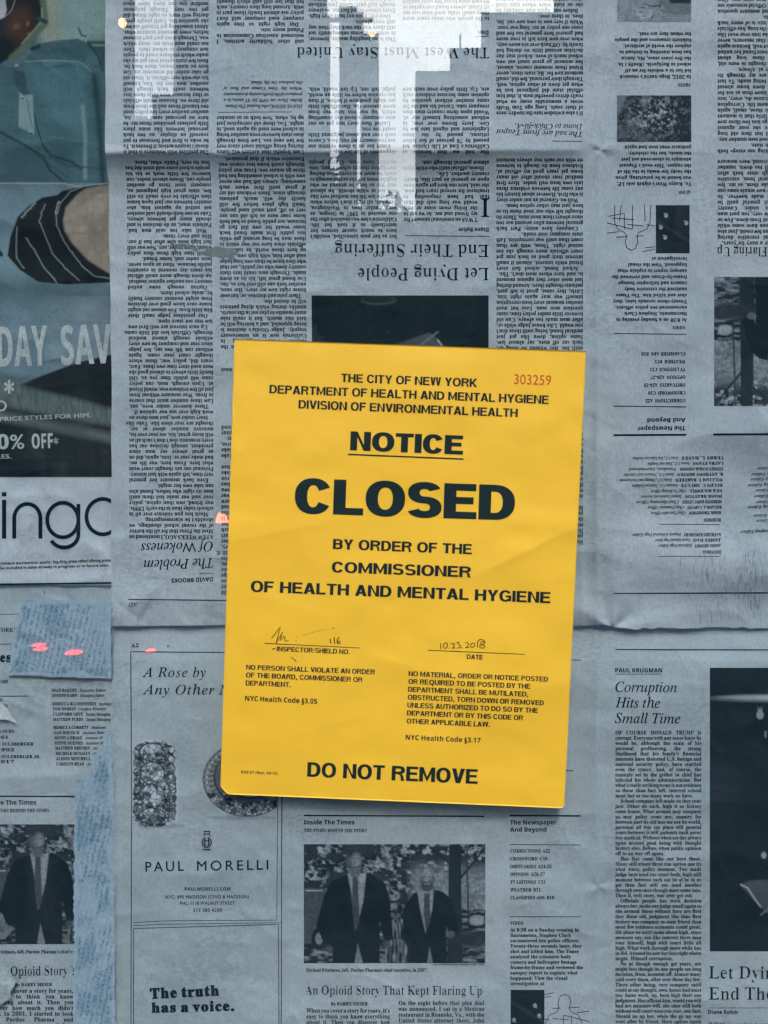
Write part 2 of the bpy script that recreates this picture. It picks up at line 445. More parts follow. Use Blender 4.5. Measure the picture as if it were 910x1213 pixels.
def column(sheet, xl, xr, y0, y1, pitch, flip=False, intro='', size=None, face='roman', part='article_text', para=.13, slope=0.0, stop=None, ragged=False, skip=()):
    """a column of type; xl,xr are its photo edges, y0 the photo baseline of the first line read, y1 where it ends"""
    size = size or pitch*1.06
    W = abs(xr-xl); sgn = -1 if flip else 1
    nl = int(abs(y1-y0)/pitch)+1; words = paragraph_words(intro, nl*9); wi = 0
    ink = Ink(); indent = False
    x_start = xr if flip else xl; ang = (math.pi if flip else 0)+slope
    for i in range(nl):
        y = y0+sgn*i*pitch
        line = []; tot = 0; ind = 6 if indent else 0; avail = (W-ind)/size
        while wi < len(words):
            wd = sum(glyph(face, c)[2] for c in words[wi])
            if tot+wd+.2*len(line) > avail*1.04 and line: break
            line.append(words[wi]); tot += wd; wi += 1
        if any(a <= y <= b for a, b in skip): continue
        last = RS.rand() < para*.55 and len(line) > 3
        if last:
            line = line[:RS.randint(3, len(line)+1)]
            if line[-1][-1] not in '.,': line[-1] += '.'
        ink.words(line, (x_start+sgn*ind, y), W-ind, size, face, ang, justify=not (last or ragged))
        indent = last
        if last and wi < len(words): words[wi] = words[wi].capitalize()
    return ink.on(sheet, part)

# ------------------------------------------------------------------ painted pictures (coloured grids)
INKC = np.array(INK); PAPC = np.array(PAPER)*1.12
class Canvas:
    def __init__(s, w, h, g=1.0, px=1.0):
        s.w, s.h, s.px = w, h, px
        nx = int(w/px)+1; ny = int(h/px)+1
        s.X, s.Y = np.meshgrid(np.linspace(0, w, nx), np.linspace(0, h, ny)); s.A = np.ones((ny, nx, 3))*np.array(g)
    def blend(s, m, col):
        m = np.clip(m, 0, 1)[..., None]; c = np.asarray(col, float)
        if c.ndim == 2: c = c[..., None]
        s.A = s.A*(1-m)+c*m; return s
    def sd_poly(s, pts):
        pts = np.array(pts, float); ins = np.zeros(s.X.shape, bool); dm = np.full(s.X.shape, 1e9)
        for (ax, ay), (bx, by) in zip(pts, np.roll(pts, -1, 0)):
            c = ((ay > s.Y) != (by > s.Y)) & (s.X < (bx-ax)*(s.Y-ay)/((by-ay) or 1e-9)+ax); ins ^= c
            dx, dy = bx-ax, by-ay; t = np.clip(((s.X-ax)*dx+(s.Y-ay)*dy)/(dx*dx+dy*dy+1e-9), 0, 1)
            dm = np.minimum(dm, np.hypot(s.X-ax-t*dx, s.Y-ay-t*dy))
        return np.where(ins, dm, -dm)
    def poly(s, pts, col, soft=.8): return s.blend(s.sd_poly(pts)/soft+.5, col)
    def ell(s, cx, cy, rx, ry, col, soft=.8, ang=0, a=1):
        c, n = math.cos(ang), math.sin(ang); u = (s.X-cx)*c+(s.Y-cy)*n; v = -(s.X-cx)*n+(s.Y-cy)*c
        r = np.hypot(u/rx, v/ry); return s.blend(np.clip((1-r)*min(rx, ry)/soft+.5, 0, 1)*a, col)
    def line(s, pts, wd, col, soft=.6):
        dm = np.full(s.X.shape, 1e9)
        for (ax, ay), (bx, by) in zip(pts[:-1], pts[1:]):
            dx, dy = bx-ax, by-ay; t = np.clip(((s.X-ax)*dx+(s.Y-ay)*dy)/(dx*dx+dy*dy+1e-9), 0, 1)
            dm = np.minimum(dm, np.hypot(s.X-ax-t*dx, s.Y-ay-t*dy))
        return s.blend((wd/2-dm)/soft+.5, col)
    def put(s, sheet, x0, y0, name='photo_print', flip=False, eps=.14, grey=True, clip=None, label=None):
        A = s.A
        if grey: A = INKC+(PAPC-INKC)*np.clip(A, 0, 1)
        ny, nx = s.X.shape
        if flip: px = x0+s.w-s.X; py = y0+s.h-s.Y
        else: px = x0+s.X; py = y0+s.Y
        i = np.arange(nx*ny).reshape(ny, nx)
        F = np.stack([i[:-1, :-1], i[1:, :-1], i[1:, 1:], i[:-1, 1:]], -1)
        if getattr(s, 'keep', None) is not None: F = F[s.keep[:-1, :-1]]
        if clip is not None and getattr(s, 'keep', None) is not None:
            F = F.reshape(-1, 4); F = F[clip(px.ravel()[F[:, 0]], py.ravel()[F[:, 0]])]
        elif clip is not None:
            keep = clip(px[:-1, :-1], py[:-1, :-1]); F = F[keep]
        F = F.reshape(-1, 4)
        return sheet.put(name, np.stack([px.ravel(), py.ravel()], -1), F, M_print, eps, A.reshape(-1, 3), label)

def two_men(w=215, h=141):
    c = Canvas(w, h, .25); X, Y = c.X, c.Y; k = w/215
    n = fbm(X/5, Y/4, 1); c.A[:] = (np.clip((n-.45)*2.6, 0.02, .62)*np.clip(1.15-Y/h*.9, .15, 1))[..., None]
    c.blend(np.clip((fbm(X/14, Y/11, 5, 3)-.50)*9, 0, 1)*(Y < 70), .05)
    c.blend(np.clip((X-122)/12, 0, 1)*(Y < 78)*np.clip((Y-18)/20, 0, 1)*.75, .25+.35*fbm(X/6, Y/2.5, 12))
    c.blend((Y > 78)*1., (np.clip((fbm(X/9, Y/3, 9)-.4)*1.1, .02, .5)))
    c.poly([(172, 0), (186, 0), (188, h), (170, h)], .03)
    c.line([(172, 22), (150, 4)], 3, .03).line([(186, 40), (210, 10)], 2.5, .03).line([(193, 0), (195, 95)], 2, .06)
    c.poly([(0, 52), (24, 52), (34, 70), (36, 110), (0, 118)], .12, 1.5).line([(2, 55), (22, 55)], 1.5, .75)
    c.ell(18, 112, 9, 13, .02).ell(18, 112, 4.5, 7, .4)
    c.ell(205, 90, 9, 6, .55, 2).ell(200, 112, 26, 10, .05, 6)
    c.poly([(100, 90), (128, 88), (130, h), (96, h)], (np.clip((vnoise(X/1.6, Y/9, 3)-.3)*.7, .03, .5)), 1.5)
    # first man
    c.poly([(24, 62), (32, 44), (52, 36), (78, 34), (96, 46), (102, 64), (106, 112), (96, 118), (90, 92), (90, h), (34, h), (34, 122), (26, 124), (15, 96)], .012, 1)
    c.poly([(52, 35), (74, 34), (70, 70), (62, 100), (57, 62)], .46, 1.6)
    c.poly([(58, 38), (64, 38), (66, 92), (60, 102), (57, 74)], .10, .8)
    c.ell(59, 18, 10, 14, .13, 1.5).ell(58, 7.5, 10, 6.5, .06, 3).ell(62, 20, 6, 9, .34, 4).ell(54, 20, 2, 3.2, .18, 1.5).line([(57, 17), (60, 17)], 1.1, .12).line([(63, 17), (66, 17)], 1.1, .12).line([(60, 27), (66, 26.5)], 1, .08)
    c.ell(64, 22, 1.5, 2.5, .45, 1).poly([(52, 30), (68, 31), (66, 38), (56, 38)], .22, 1).ell(30, 124, 4, 4, .12, 3).ell(98, 118, 4, 4, .14, 3)
    # second man
    c.poly([(118, 76), (130, 58), (148, 53), (164, 56), (176, 66), (184, 100), (178, 112), (168, 96), (170, h), (124, h), (126, 120), (116, 112)], .012, 1)
    c.poly([(134, 55), (154, 53), (152, 78), (144, 105), (138, 78)], .42, 1.6).poly([(143, 58), (149, 58), (150, 92), (145, 104), (142, 80)], .10, .8)
    c.ell(146, 42, 9, 13, .16, 1.5).ell(146, 36, 6.5, 8, .42, 4).ell(146, 43, 1.8, 3, .42, 1.5).ell(146, 50, 7.5, 5.5, .10, 2).line([(141, 39), (144, 39)], 1.2, .06).line([(148, 39), (151, 39)], 1.2, .06).line([(143, 47), (149, 47)], 1, .5)
    c.ell(174, 107, 5, 4, .22, 2.5)
    c.poly([(60, h), (64, 118), (70, h)], .35, 1).poly([(146, h), (149, 122), (153, h)], .3, 1)
    c.A *= (.6+.8*fbm(X/2.2, Y/2.2, 8, 2))[..., None]
    return c
def bulb_room(w=209, h=336, px=1.3):
    c = Canvas(w, h, .015, px); X, Y = c.X, c.Y
    c.blend(np.clip((Y-90)/60, 0, 1)*np.clip((200-Y)/60, 0, 1)*np.clip((60-X)/50, 0, 1)*.6, .06)
    c.ell(76, 36, 58, 4, .50, 4, 0, .9).ell(58, 35, 36, 2.2, .78, 2.5, 0, .8)
    c.ell(59.5, 56, 4.4, 5.2, .52, .8).poly([(57.5, 49), (61.5, 49), (63, 55), (56, 55)], .50).line([(56, 47.5), (63, 47.5)], 1, .5)
    c.line([(66, 48), (66, 84)], .7, .22).line([(66, 76), (66, 82)], 2, .35)
    c.poly([(36, 258), (46, 252), (90, 250), (140, 268), (70, 292), (60, 284)], .13, 2)
    c.line([(37, 257), (45, 261), (52, 272), (60, 283)], 2, .65, 1).ell(64, 222, 3, 4, .5, 1)
    c.line([(60, 293), (100, 262)], 2, .3)
    c.ell(130, 330, 20, 5, .12, 1.5).ell(130, 331, 18, 4, .02, 1)
    return c
def facets(c, seed, lo, hi, s=5.0):
    r = np.random.RandomState(seed); n = int(c.w*c.h/(s*s)*1.1)+4
    P = np.stack([r.rand(n)*c.w, r.rand(n)*c.h], -1); g = lo+(hi-lo)*r.rand(n)**1.3
    d = np.hypot(c.X[..., None]-P[:, 0], c.Y[..., None]-P[:, 1]); i = d.argsort(-1)[..., :2]
    d1 = np.take_along_axis(d, i[..., :1], -1)[..., 0]; d2 = np.take_along_axis(d, i[..., 1:2], -1)[..., 0]
    return g[i[..., 0]]*np.clip((d2-d1)/1.1, .15, 1)
def jewel_band(w=66, h=110):
    c = Canvas(w, h, .86, .8); X, Y = c.X, c.Y
    c.A[:] = (.84+.12*fbm(X/22, Y/22, 3))[..., None]
    c.ell(34, 102, 40, 4, .35, 5, 0, .7)
    body = facets(c, 3, .04, 1.0, 3.8)*.9
    c.blend(np.clip((c.sd_poly([(3, 8), (14, 3), (38, 3), (48, 9), (52, 50), (52, 95), (42, 103), (10, 103), (2, 92)])+1.6*(vnoise(X/3, Y/3, 2)-.5)*2)/.8+.5, 0, 1), body)
    big = np.clip(facets(c, 8, .12, 1.35, 5.2), 0, 1)
    for cy, rx, ry in ((15, 14, 10), (40, 13.5, 12.5), (66, 14, 12.5), (91, 15, 9)):
        c.ell(24, cy, rx+1.2, ry+1.2, .05).ell(24, cy, rx, ry, big)
        for a in np.arange(0, 6.28, .7): c.ell(24+(rx+3)*math.cos(a), cy+(ry+2)*math.sin(a), 1.7, 1.7, .08).ell(24+(rx+3)*math.cos(a)-.4, cy+(ry+2)*math.sin(a)-.4, 1.0, 1.0, .75)
    for yy in np.arange(12, 100, 11):
        c.ell(47, yy, 4.5, 4.5, .07).ell(47, yy, 3.6, 3.6, big).ell(5, yy+4, 3.5, 4, .07).ell(5, yy+4, 2.8, 3.2, big)
    c.keep = (c.sd_poly([(1, 7), (14, 1), (38, 1), (50, 8), (54, 50), (54, 96), (42, 105), (10, 105), (1, 93)]) > -.2) | (np.hypot((X-34)/30, (Y-102)/3.2) < 1)
    return c
def ring_pic(w=94, h=96):
    c = Canvas(w, h, .86, .8); X, Y = c.X, c.Y
    c.A[:] = (.80+.14*fbm(X/20, Y/20, 6))[..., None]
    c.ell(50, 91, 46, 4, .4, 5, 0, .7)
    c.ell(54, 46, 53, 44.5, .05).ell(54, 46, 52, 43.5, .42).ell(56, 44, 42, 35, .06).ell(56, 43, 40, 33.5, .22).ell(58, 42, 33, 27, .06).ell(58, 42, 31, 25, .78)
    for a in np.arange(0, 6.28, .16):
        ca, sa = math.cos(a), math.sin(a); x1, y1 = 54+51*ca, 46+43*sa; x2, y2 = 56+43*ca, 44+36*sa
        c.line([(x1, y1), (x2, y2)], 1.3, .05).ell(54+48*ca, 46+40.5*sa, 1.6, 1.6, .8, 1)
    low = facets(c, 5, .03, 1.0, 4.0); r = np.hypot((X-54)/52, (Y-46)/43.5); r2 = np.hypot((X-57)/38, (Y-43)/31)
    c.blend(((r < 1) & (r2 > 1) & (Y > 62))*1., low)
    c.keep = (np.hypot((X-54)/53.4, (Y-46)/45) < 1) | (np.hypot((X-48)/40, (Y-91)/3.2) < 1)
    return c
def crowd_pic(w=88, h=55):
    c = Canvas(w, h, .03); X, Y = c.X, c.Y; r = np.random.RandomState(4)
    c.blend(np.clip((fbm(X/6, Y/6, 3)-.45)*2, 0, .3)*(X > 50), .5)
    blob = np.exp(-((X-44)/30)**2-((Y-30)/22)**2); g = fbm(X/4.5, Y/4, 6, 3)
    c.blend(np.clip((g-.57)*9, 0, 1)*blob*1.4, (.1+.7*vnoise(X/3, Y/3, 4))); c.blend(np.clip((vnoise(X/2, Y/2.4, 9)-.7)*5, 0, 1)*blob, .7)
    for i in range(10):
        x = r.rand()*50+18; y = r.rand()*26+14; c.line([(x, y), (x+r.randn()*4, y+r.randn()*4)], .9, .45, 1)
    c.poly([(76, 55), (88, 30), (88, 55)], .35, 3)
    c.A *= (.7+.6*vnoise(X/1.4, Y/1.4, 2))[..., None]
    return c
def hand_pic(w=88, h=54):
    c = Canvas(w, h, .42); X, Y = c.X, c.Y
    c.A[:] = (.35+.25*fbm(X/9, Y/9, 2))[..., None]
    c.poly([(0, 10), (10, 8), (30, 10), (40, 15), (38, 27), (0, 27)], .30, 2); c.poly([(0, 22), (24, 22), (30, 30), (0, 34)], .04, 2)
    for k, (x, y) in enumerate(((60, 4), (64, 9), (63, 15), (58, 20), (50, 2))):
        c.line([(34, 17), ((34+x)/2+2, (17+y)/2-3), (x, y)], 3.6, .68-.06*k, 1.2).line([(36, 19), ((36+x)/2+2, (19+y)/2-.6), (x-3, y+2.2)], .8, .04)
    c.A *= (.8+.4*vnoise(X/1.4, Y/1.4, 5))[..., None]
    return c
def night_pic(w=40, h=57):
    c = Canvas(w, h, .015, .8)
    c.blend(np.clip(.3-np.abs(c.Y-.62*c.X-4-10)/14, 0, 1), .12)
    for x, y in ((29, 19), (34, 31), (4, 36), (28, 45)): c.poly([(x-2.5, y-1), (x, y-3), (x+2, y-1.5), (x+1.5, y+1), (x+2.8, y+2.5), (x-1.5, y+2)], .7, 1).line([(x-1, y), (x+1, y+1)], .8, .1)
    return c

# ------------------------------------------------------------------ the street mirrored in the glass (stands behind the camera)
def box(V, F, x0, x1, y0, y1, z0, z1):
    n = len(V); V += [(x0, y0, z0), (x1, y0, z0), (x1, y1, z0), (x0, y1, z0), (x0, y0, z1), (x1, y0, z1), (x1, y1, z1), (x0, y1, z1)]
    F += [tuple(n+i for i in f) for f in ((3, 2, 1, 0), (4, 5, 6, 7), (0, 1, 5, 4), (1, 2, 6, 5), (2, 3, 7, 6), (3, 0, 4, 7))]
def mir(px, py, Y):
    """world x,z of what the glass shows at a photo pixel, for a thing Y metres from the camera's mirror image"""
    return (px-455)*S/D*Y, EYE+(606.5-py)*S/D*Y
M_asphalt = simple('asphalt', (.045, .047, .05), .9, 40)
M_pave = simple('concrete_paving', (.07, .07, .07), .9, 10)
M_pane = simple('dark_window_panes', (.03, .04, .05), .15, 2)
V, F = [], []; box(V, F, -60, 60, -120, 1, -.3, 0)
tag(mesh_obj('road', V, F, M_asphalt), kind='structure')
V, F = [], []; box(V, F, -60, 60, -2.6, .95, .002, .13)
tag(mesh_obj('pavement', V, F, M_pave), kind='structure')
V, F = [], []; box(V, F, -60, 60, -17.5, -13.5, .002, .13)
tag(mesh_obj('far_pavement', V, F, M_pave), kind='structure')
def building(label, cols, mat, deep=14, roof=None):
    """cols: (px0, px1, photo row of the roof, distance) of the blocks that make it up"""
    x0 = min(mir(c[0], 0, c[3])[0] for c in cols); yb = -(cols[0][3]-D)
    b = empty('building', (x0, yb, 0)); tag(b, label, 'building', 'buildings mirrored in the window glass')
    for (a, c, top, Y) in cols:
        xa, z = mir(a, top, Y); xb, _ = mir(c, top, Y); y = -(Y-D)
        V, F = [], []; box(V, F, xa, xb, y-deep, y, 0, z); kk = (Y+deep)/Y; V = [(vx*kk if vy < y-1 else vx, vy, vz) for vx, vy, vz in V]; mesh_obj('wall', V, F, mat, b)
        V, F = [], []; box(V, F, xa-.0, xb+.0, y+.003, y+.18, z-.5, z-.08); mesh_obj('cornice', V, F, mat, b)
        V, F = [], []; n = max(1, int((xb-xa)/2.4)); pitch = (xb-xa)/n; fl = int((z-1)/3.4)
        for i in range(n):
            for j in range(fl):
                cx = xa+(i+.5)*pitch; cz = 2.3+j*3.4
                if cz+1 > z-.6: continue
                box(V, F, cx-min(.6, pitch*.3), cx+min(.6, pitch*.3), y+.004, y+.03, cz-.9, cz+.9)
        if V: tag(mesh_obj('window_panes', V, F, M_pane, b), kind='stuff')
    return b
Mb = [simple('dark_brick', (.05, .045, .04), .9, 1.5), simple('grey_stone', (.20, .21, .22), .9, .8), simple('brown_brick', (.055, .05, .045), .9, 2), simple('pale_stone', (.27, .28, .29), .9, 1)]
building('tall dark brick block at the far left of the mirrored street', [(-900, 160, -1250, 24)], Mb[2])
building('distant low block showing under the left sky gap', [(150, 181, 141, 62), (181, 215, 112, 62)], Mb[0])
building('wide grey stone block between the two sky gaps', [(206, 388, -1150, 25)], Mb[3])
building('narrow pale block with a slit of sky beside it', [(402, 423, 8, 25), (427, 449, 40, 25)], Mb[1])
building('stepped dark building with an aerial on its roof', [(492, 533, 84, 26), (533, 570, 57, 26)], Mb[0])
building('dark building with a flat roof right of the stepped one', [(570, 656, 15, 24)], Mb[0])
building('very tall dark brick block at the right of the mirrored street', [(656, 2100, -1200, 24)], Mb[2])
# bridge closing the top of the slit
x0, z0 = mir(420, 90, 25.5); x1, z1 = mir(430, 14, 25.5)
V, F = [], []; box(V, F, x0, x1, -26.5, -24.9, z0, z1)
tag(mesh_obj('foot_bridge', V, F, Mb[1]), 'short enclosed bridge joining two pale blocks above the slit of sky', 'bridge')
xa, za = mir(545.5, 57, 26); _, zb = mir(545, 39, 26)
V, F = [], []; box(V, F, xa-.025, xa+.025, -25.45, -25.41, za-.3, zb)
tag(mesh_obj('roof_aerial', V, F, Mb[0]), 'thin aerial standing on the stepped roof', 'aerial')
M_bark = simple('bark', (.09, .07, .05), .95, 20); M_leaf = simple('leaves', (.05, .075, .035), .7, 8, .5)
def tree(label, px, py, Y, rad, n, seed):
    r = np.random.RandomState(seed); cx, cz = mir(px, py, Y); rr = rad*S/D*Y; y = -(Y-D)
    t = empty('street_tree', (cx, y, 0)); tag(t, label, 'tree', 'street trees mirrored in the window glass')
    V, F = [], []
    def limb(a, b, ra, rb):
        a = np.array(a); b = np.array(b); k = len(V); d = b-a; d /= np.linalg.norm(d)
        u = np.cross(d, [0, 1, .3]); u /= np.linalg.norm(u); v = np.cross(d, u)
        for p, q in ((a, ra), (b, rb)):
            for i in range(8): V.append(tuple(p+q*(u*math.cos(i*.785)+v*math.sin(i*.785))))
        for i in range(8): F.append((k+i, k+(i+1) % 8, k+8+(i+1) % 8, k+8+i))
    limb((cx, y, 0), (cx+.1, y, cz-rr*.5), .16, .11)
    for i in range(9):
        a = r.rand()*6.28; limb((cx+.1, y, cz-rr*(.6-.05*i)), (cx+math.cos(a)*rr*.7, y+math.sin(a)*rr*.5, cz+rr*(r.rand()*.9-.1)), .06, .02)
    mesh_obj('trunk', V, F, M_bark, t)
    P = []
    cl = [(r.randn(3)*np.array([.5, .4, .42])*rr, (.14+.22*r.rand())*rr) for _ in range(34)]
    for i in range(n):
        c_, q = cl[r.randint(34)]; p = c_+r.randn(3)*q*.6
        P.append(p+np.array([cx, y, cz]))
    P = np.array(P); u = r.randn(n, 3); u /= np.linalg.norm(u, axis=1)[:, None]; v = np.cross(u, r.randn(n, 3)); v /= np.linalg.norm(v, axis=1)[:, None]
    s = (.035+.05*r.rand(n))[:, None]; Q = np.stack([P-u*s*1.5, P+v*s*.6, P+u*s*1.5, P-v*s*.6], 1).reshape(-1, 3)
    mesh_obj('crown', Q, np.arange(4*n).reshape(-1, 4), M_leaf, t)
tree('leafy street tree whose top just reaches the wide sky gap', 470, 330, 15, 90, 16000, 3)
tree('leafy street tree standing under the narrow sky gap', 385, 340, 14, 85, 14000, 4)
def emit(name, col, st):
    m = bpy.data.materials.new(name); m.use_nodes = True; t = m.node_tree; p = t.nodes['Principled BSDF']
    p.inputs['Base Color'].default_value = (*col, 1); p.inputs['Emission Color'].default_value = (*col, 1); p.inputs['Emission Strength'].default_value = st; return m
M_lampo = emit('warm_street_light', (1, .42, .16), 6)
M_tail = emit('tail_light_red', (1, .035, .02), 9)
M_pole = simple('dark_metal_pole', (.05, .05, .05), .5)
def street_lamp(px, py, Y, r, label):
    x, z = mir(px, py, Y); y = -(Y-D); l = empty('street_lamp', (x-.8, y, 0)); tag(l, label, 'street lamp')
    V, F = [], []; box(V, F, x-.84, x-.76, y-.04, y+.04, 0, z+.3); mesh_obj('pole', V, F, M_pole, l)
    V, F = [], []; box(V, F, x-.76, x+.02, y-.03, y+.03, z+.22, z+.28); mesh_obj('arm', V, F, M_pole, l)
    V, F = [], []
    for i in range(7):
        for j in range(12):
            a = math.pi*i/6; b = 2*math.pi*j/12; V.append((x+r*math.sin(a)*math.cos(b), y+r*math.sin(a)*math.sin(b), z+r*math.cos(a)*1.1))
    for i in range(6):
        for j in range(12): F.append((i*12+j, i*12+(j+1) % 12, (i+1)*12+(j+1) % 12, (i+1)*12+j))
    mesh_obj('lamp_globe', V, F, M_lampo, l)
street_lamp(145, 27, 11, .048, 'lit orange street lamp by the tall left block')
street_lamp(441, 40, 18, .05, 'lit orange street lamp in front of the narrow pale block')
# parked car, its rear towards the window
M_car = simple('dark_car_paint', (.03, .035, .045), .25, 3); M_tyre = simple('tyre_rubber', (.02, .02, .02), .9)
car = empty('parked_car', (-.95, -4.3, 0)); tag(car, 'dark parked car showing its lit red rear lamps to the window', 'car')
prof = [(-4.0, .35), (-4.0, .95), (-4.3, 1.0), (-4.75, 1.42), (-6.6, 1.42), (-7.3, .98), (-8.2, .85), (-8.3, .35)]
V = [(-1.78, a, b) for a, b in prof]+[(-.1, a, b) for a, b in prof]
F = [tuple(range(8)), tuple(range(15, 7, -1))]+[(i, i+8, (i+1) % 8+8, (i+1) % 8) for i in range(8)]
mesh_obj('body', V, F, M_car, car)
V, F = [], []; box(V, F, -1.6, -.28, -3.999, -3.97, .4, .55); mesh_obj('bumper', V, F, M_tyre, car)
mesh_obj('rear_window', [(-1.55, -4.33, 1.06), (-.33, -4.33, 1.06), (-.43, -4.66, 1.37), (-1.45, -4.66, 1.37)], [(0, 1, 2, 3)], M_pane, car)
for wx in (-1.7, -.36):
    for wy in (-4.9, -7.4):
        V = []; F = []
        for i in range(20):
            a = i*math.pi/10
            for q in (0, .18): V.append((wx+q, wy+.32*math.cos(a), .325+.32*math.sin(a)))
        F = [(2*i, 2*((i+1) % 20), 2*((i+1) % 20)+1, 2*i+1) for i in range(20)]+[tuple(range(0, 40, 2)), tuple(range(39, 0, -2))]
        mesh_obj('wheel', V, F, M_tyre, car)
M_amber = emit('amber_lamp', (1, .13, .03), 8)
def lens(pxa, pxb, pya, pyb, Y=4.55, parent=car, y=-3.93):
    xa, za = mir(pxa, pyb, Y); xb, zb = mir(pxb, pya, Y); V, F = [], []
    n = 16; cx, cz, rx, rz = (xa+xb)/2, (za+zb)/2, (xb-xa)/2, (zb-za)/2
    for q in (y, y-.06):
        for i in range(n):
            a = 2*math.pi*i/n; w_ = 1-.22*((i*7) % 5)/4; V.append((cx+rx*math.cos(a)*w_, q, cz+rz*math.sin(a)*w_))
    F = [tuple(range(n)), tuple(range(2*n-1, n-1, -1))]+[(i, (i+1) % n, (i+1) % n+n, i+n) for i in range(n)]
    mesh_obj('tail_light', V, F, M_tail if parent is car else M_amber, parent)
lens(35, 49, 763.5, 766.5); lens(38, 52, 768, 771.5); lens(75, 94, 771.5, 776.5); lens(171, 182, 770.3, 772.8)
van = empty('parked_van', (-3.1, -8.9, 0)); tag(van, 'dark parked van with one high red lamp lit', 'van')
V, F = [], []; box(V, F, -4.0, -2.1, -13, -8.5, .4, 2.3); mesh_obj('body', V, F, M_car, van)
lens(253, 272, 606, 641, 8.95, van, -8.33)

# ------------------------------------------------------------------ newspapers
def ridge(d, wa, wb): return np.where(d < 0, np.exp(d/wa), np.exp(-d/wb))
def crumple(X, Y, s, a=1.0):
    r1 = 1-np.abs(2*fbm(X/80, Y/74, s, 2)-1)*2
    r2 = 1-np.abs(2*fbm(X/34, Y/32, s+3, 2)-1)*2
    return a*(.75*fbm(X/150, Y/130, s+5, 3)*2+.50*r1+.17*r2+.05*fbm(X/9, Y/9, s+9, 2))
def creases(X, Y, seed, n, box_, amp=.4):
    r = np.random.RandomState(seed); h = np.zeros(X.shape)
    for i in range(n):
        cx, cy = box_[0]+r.rand()*(box_[1]-box_[0]), box_[2]+r.rand()*(box_[3]-box_[2]); a = r.rand()*math.pi; L = 15+60*r.rand()**2; w_ = 3+5*r.rand()
        u = (X-cx)*math.cos(a)+(Y-cy)*math.sin(a); v = -(X-cx)*math.sin(a)+(Y-cy)*math.cos(a)+.002*r.randn()*u*u
        h = h+amp*(.4+r.rand())*r.choice([-1, 1, 1])*np.where(v < 0, np.exp(v/w_/.5), np.exp(-v/w_/1.6))*np.clip(1-np.abs(u)/L, 0, 1)
    return h
def warp1(x, y):
    sh = np.interp(y, [-60, 180, 215, 330, 450, 760], [-7, -7, -3, -2, 0, 0]); return x+sh*np.clip((600-x)/430, 0, 1), y
def h1(X, Y):
    fold = 181-3*np.clip((X-125)/480, 0, 1)+4*np.clip((X-707)/200, 0, 1)
    d = Y-fold; amp = np.interp(X, [100, 250, 450, 560, 680, 704, 712, 800, 950], [12.0, 11.0, 12.0, 11.0, 8.0, 3.0, 1.0, 2.0, 3.4])
    step = np.interp(X, [0, 690, 712], [1, 1, 0])                                   # the lower panel is tucked behind the upper one
    low = np.exp(-np.maximum(d, 0)/(27+8*(1-step)))
    h = amp*np.where(d < 0, np.exp(d/110), low)
    h = h+1.8*ridge(X-707, 6, 9)*np.clip((Y+60)/200, .6, 1)+1.2*ridge(X-690, 14, 4)*(Y > 150)+9.0*np.exp(-((Y-505)/48)**2)*np.clip((X-800)/100, 0, 1)+6.0*np.exp(-((Y-655-.1*(X-720))/34)**2)*np.clip((X-700)/120, 0, 1)+2.2*np.exp(-((X-130)/30)**2-((Y-470)/60)**2)
    r = np.hypot(X-712, Y-177); th = np.arctan2(Y-177, X-712); h = h+1.2*np.exp(-r/26)*np.cos(3*th+.6)
    r = np.hypot(X-725, Y-745); th = np.arctan2(Y-745, X-725); h = h+2.3*np.exp(-r/44)*np.cos(5*th+.3)
    h = h+1.1*ridge(X-126, 8, 16)*np.interp(Y, [0, 150, 250, 700], [.4, .5, 1, 1])                    # curled left edge
    h = h+.9*ridge((Y-X*(-.27)-925)/1.0, 22, 16)*np.clip((X-760)/80, 0, 1)                               # slanting crease, lower right
    h = h+1.2*np.exp(-((X-200)/26)**2-((Y-640)/50)**2)+1.0*np.exp(-((X-268)/10)**2)*(Y > 180)*np.clip((720-Y)/100, 0, 1)
    h = h+1.1*ridge(Y-712, 14, 18)*np.clip((560-X)/300, 0, 1)
    return h+crumple(X, Y, 1, 2.4)*np.clip(np.abs(d)/110, .45, 1)+creases(X, Y, 1, 70, (120, 930, -20, 730), .5)+creases(X, Y, 2, 18, (690, 760, 60, 740), .6)+creases(X, Y, 5, 18, (120, 280, 620, 742), 1.1)
def e1(X, Y):
    b = Y >= Y.max()-.1
    Y[b] = 742+1.4*(vnoise(X[b]/9, X[b]*0, 4)-.5)*2*(X[b] > 690)+np.interp(X[b], [120, 300, 690, 715, 745, 800, 1000], [0, -2, -1, -2, 3, 2, 1])
    l = X <= X.min()+.1; X[l] += 1.6*(vnoise(Y[l]/40, Y[l]*0, 7)-.5)
    return X, Y
def h2(X, Y):
    h = 4.9*np.clip((Y-750)/80, 0, 1)**.8+1.7*ridge(X-707, 9, 9)+.9*ridge(Y-(1052+.02*(X-700)), 50, 40)*np.clip((X-200)/400, .2, 1)
    r = np.hypot(X-710, Y-1050); th = np.arctan2(Y-1050, X-710); h = h+1.0*np.exp(-r/24)*np.cos(3*th-1)
    h = h+1.2*ridge(Y-782, 16, 60)+.9*ridge(X-838, 14, 6)*np.clip((Y-800)/60, 0, 1)+.5*ridge(X-140, 8, 8)
    return h+crumple(X, Y, 31, 2.6)*np.clip((Y-700)/110, .35, 1)+creases(X, Y, 3, 60, (130, 930, 740, 1230), .6)+creases(X, Y, 4, 14, (600, 760, 960, 1200), .6)
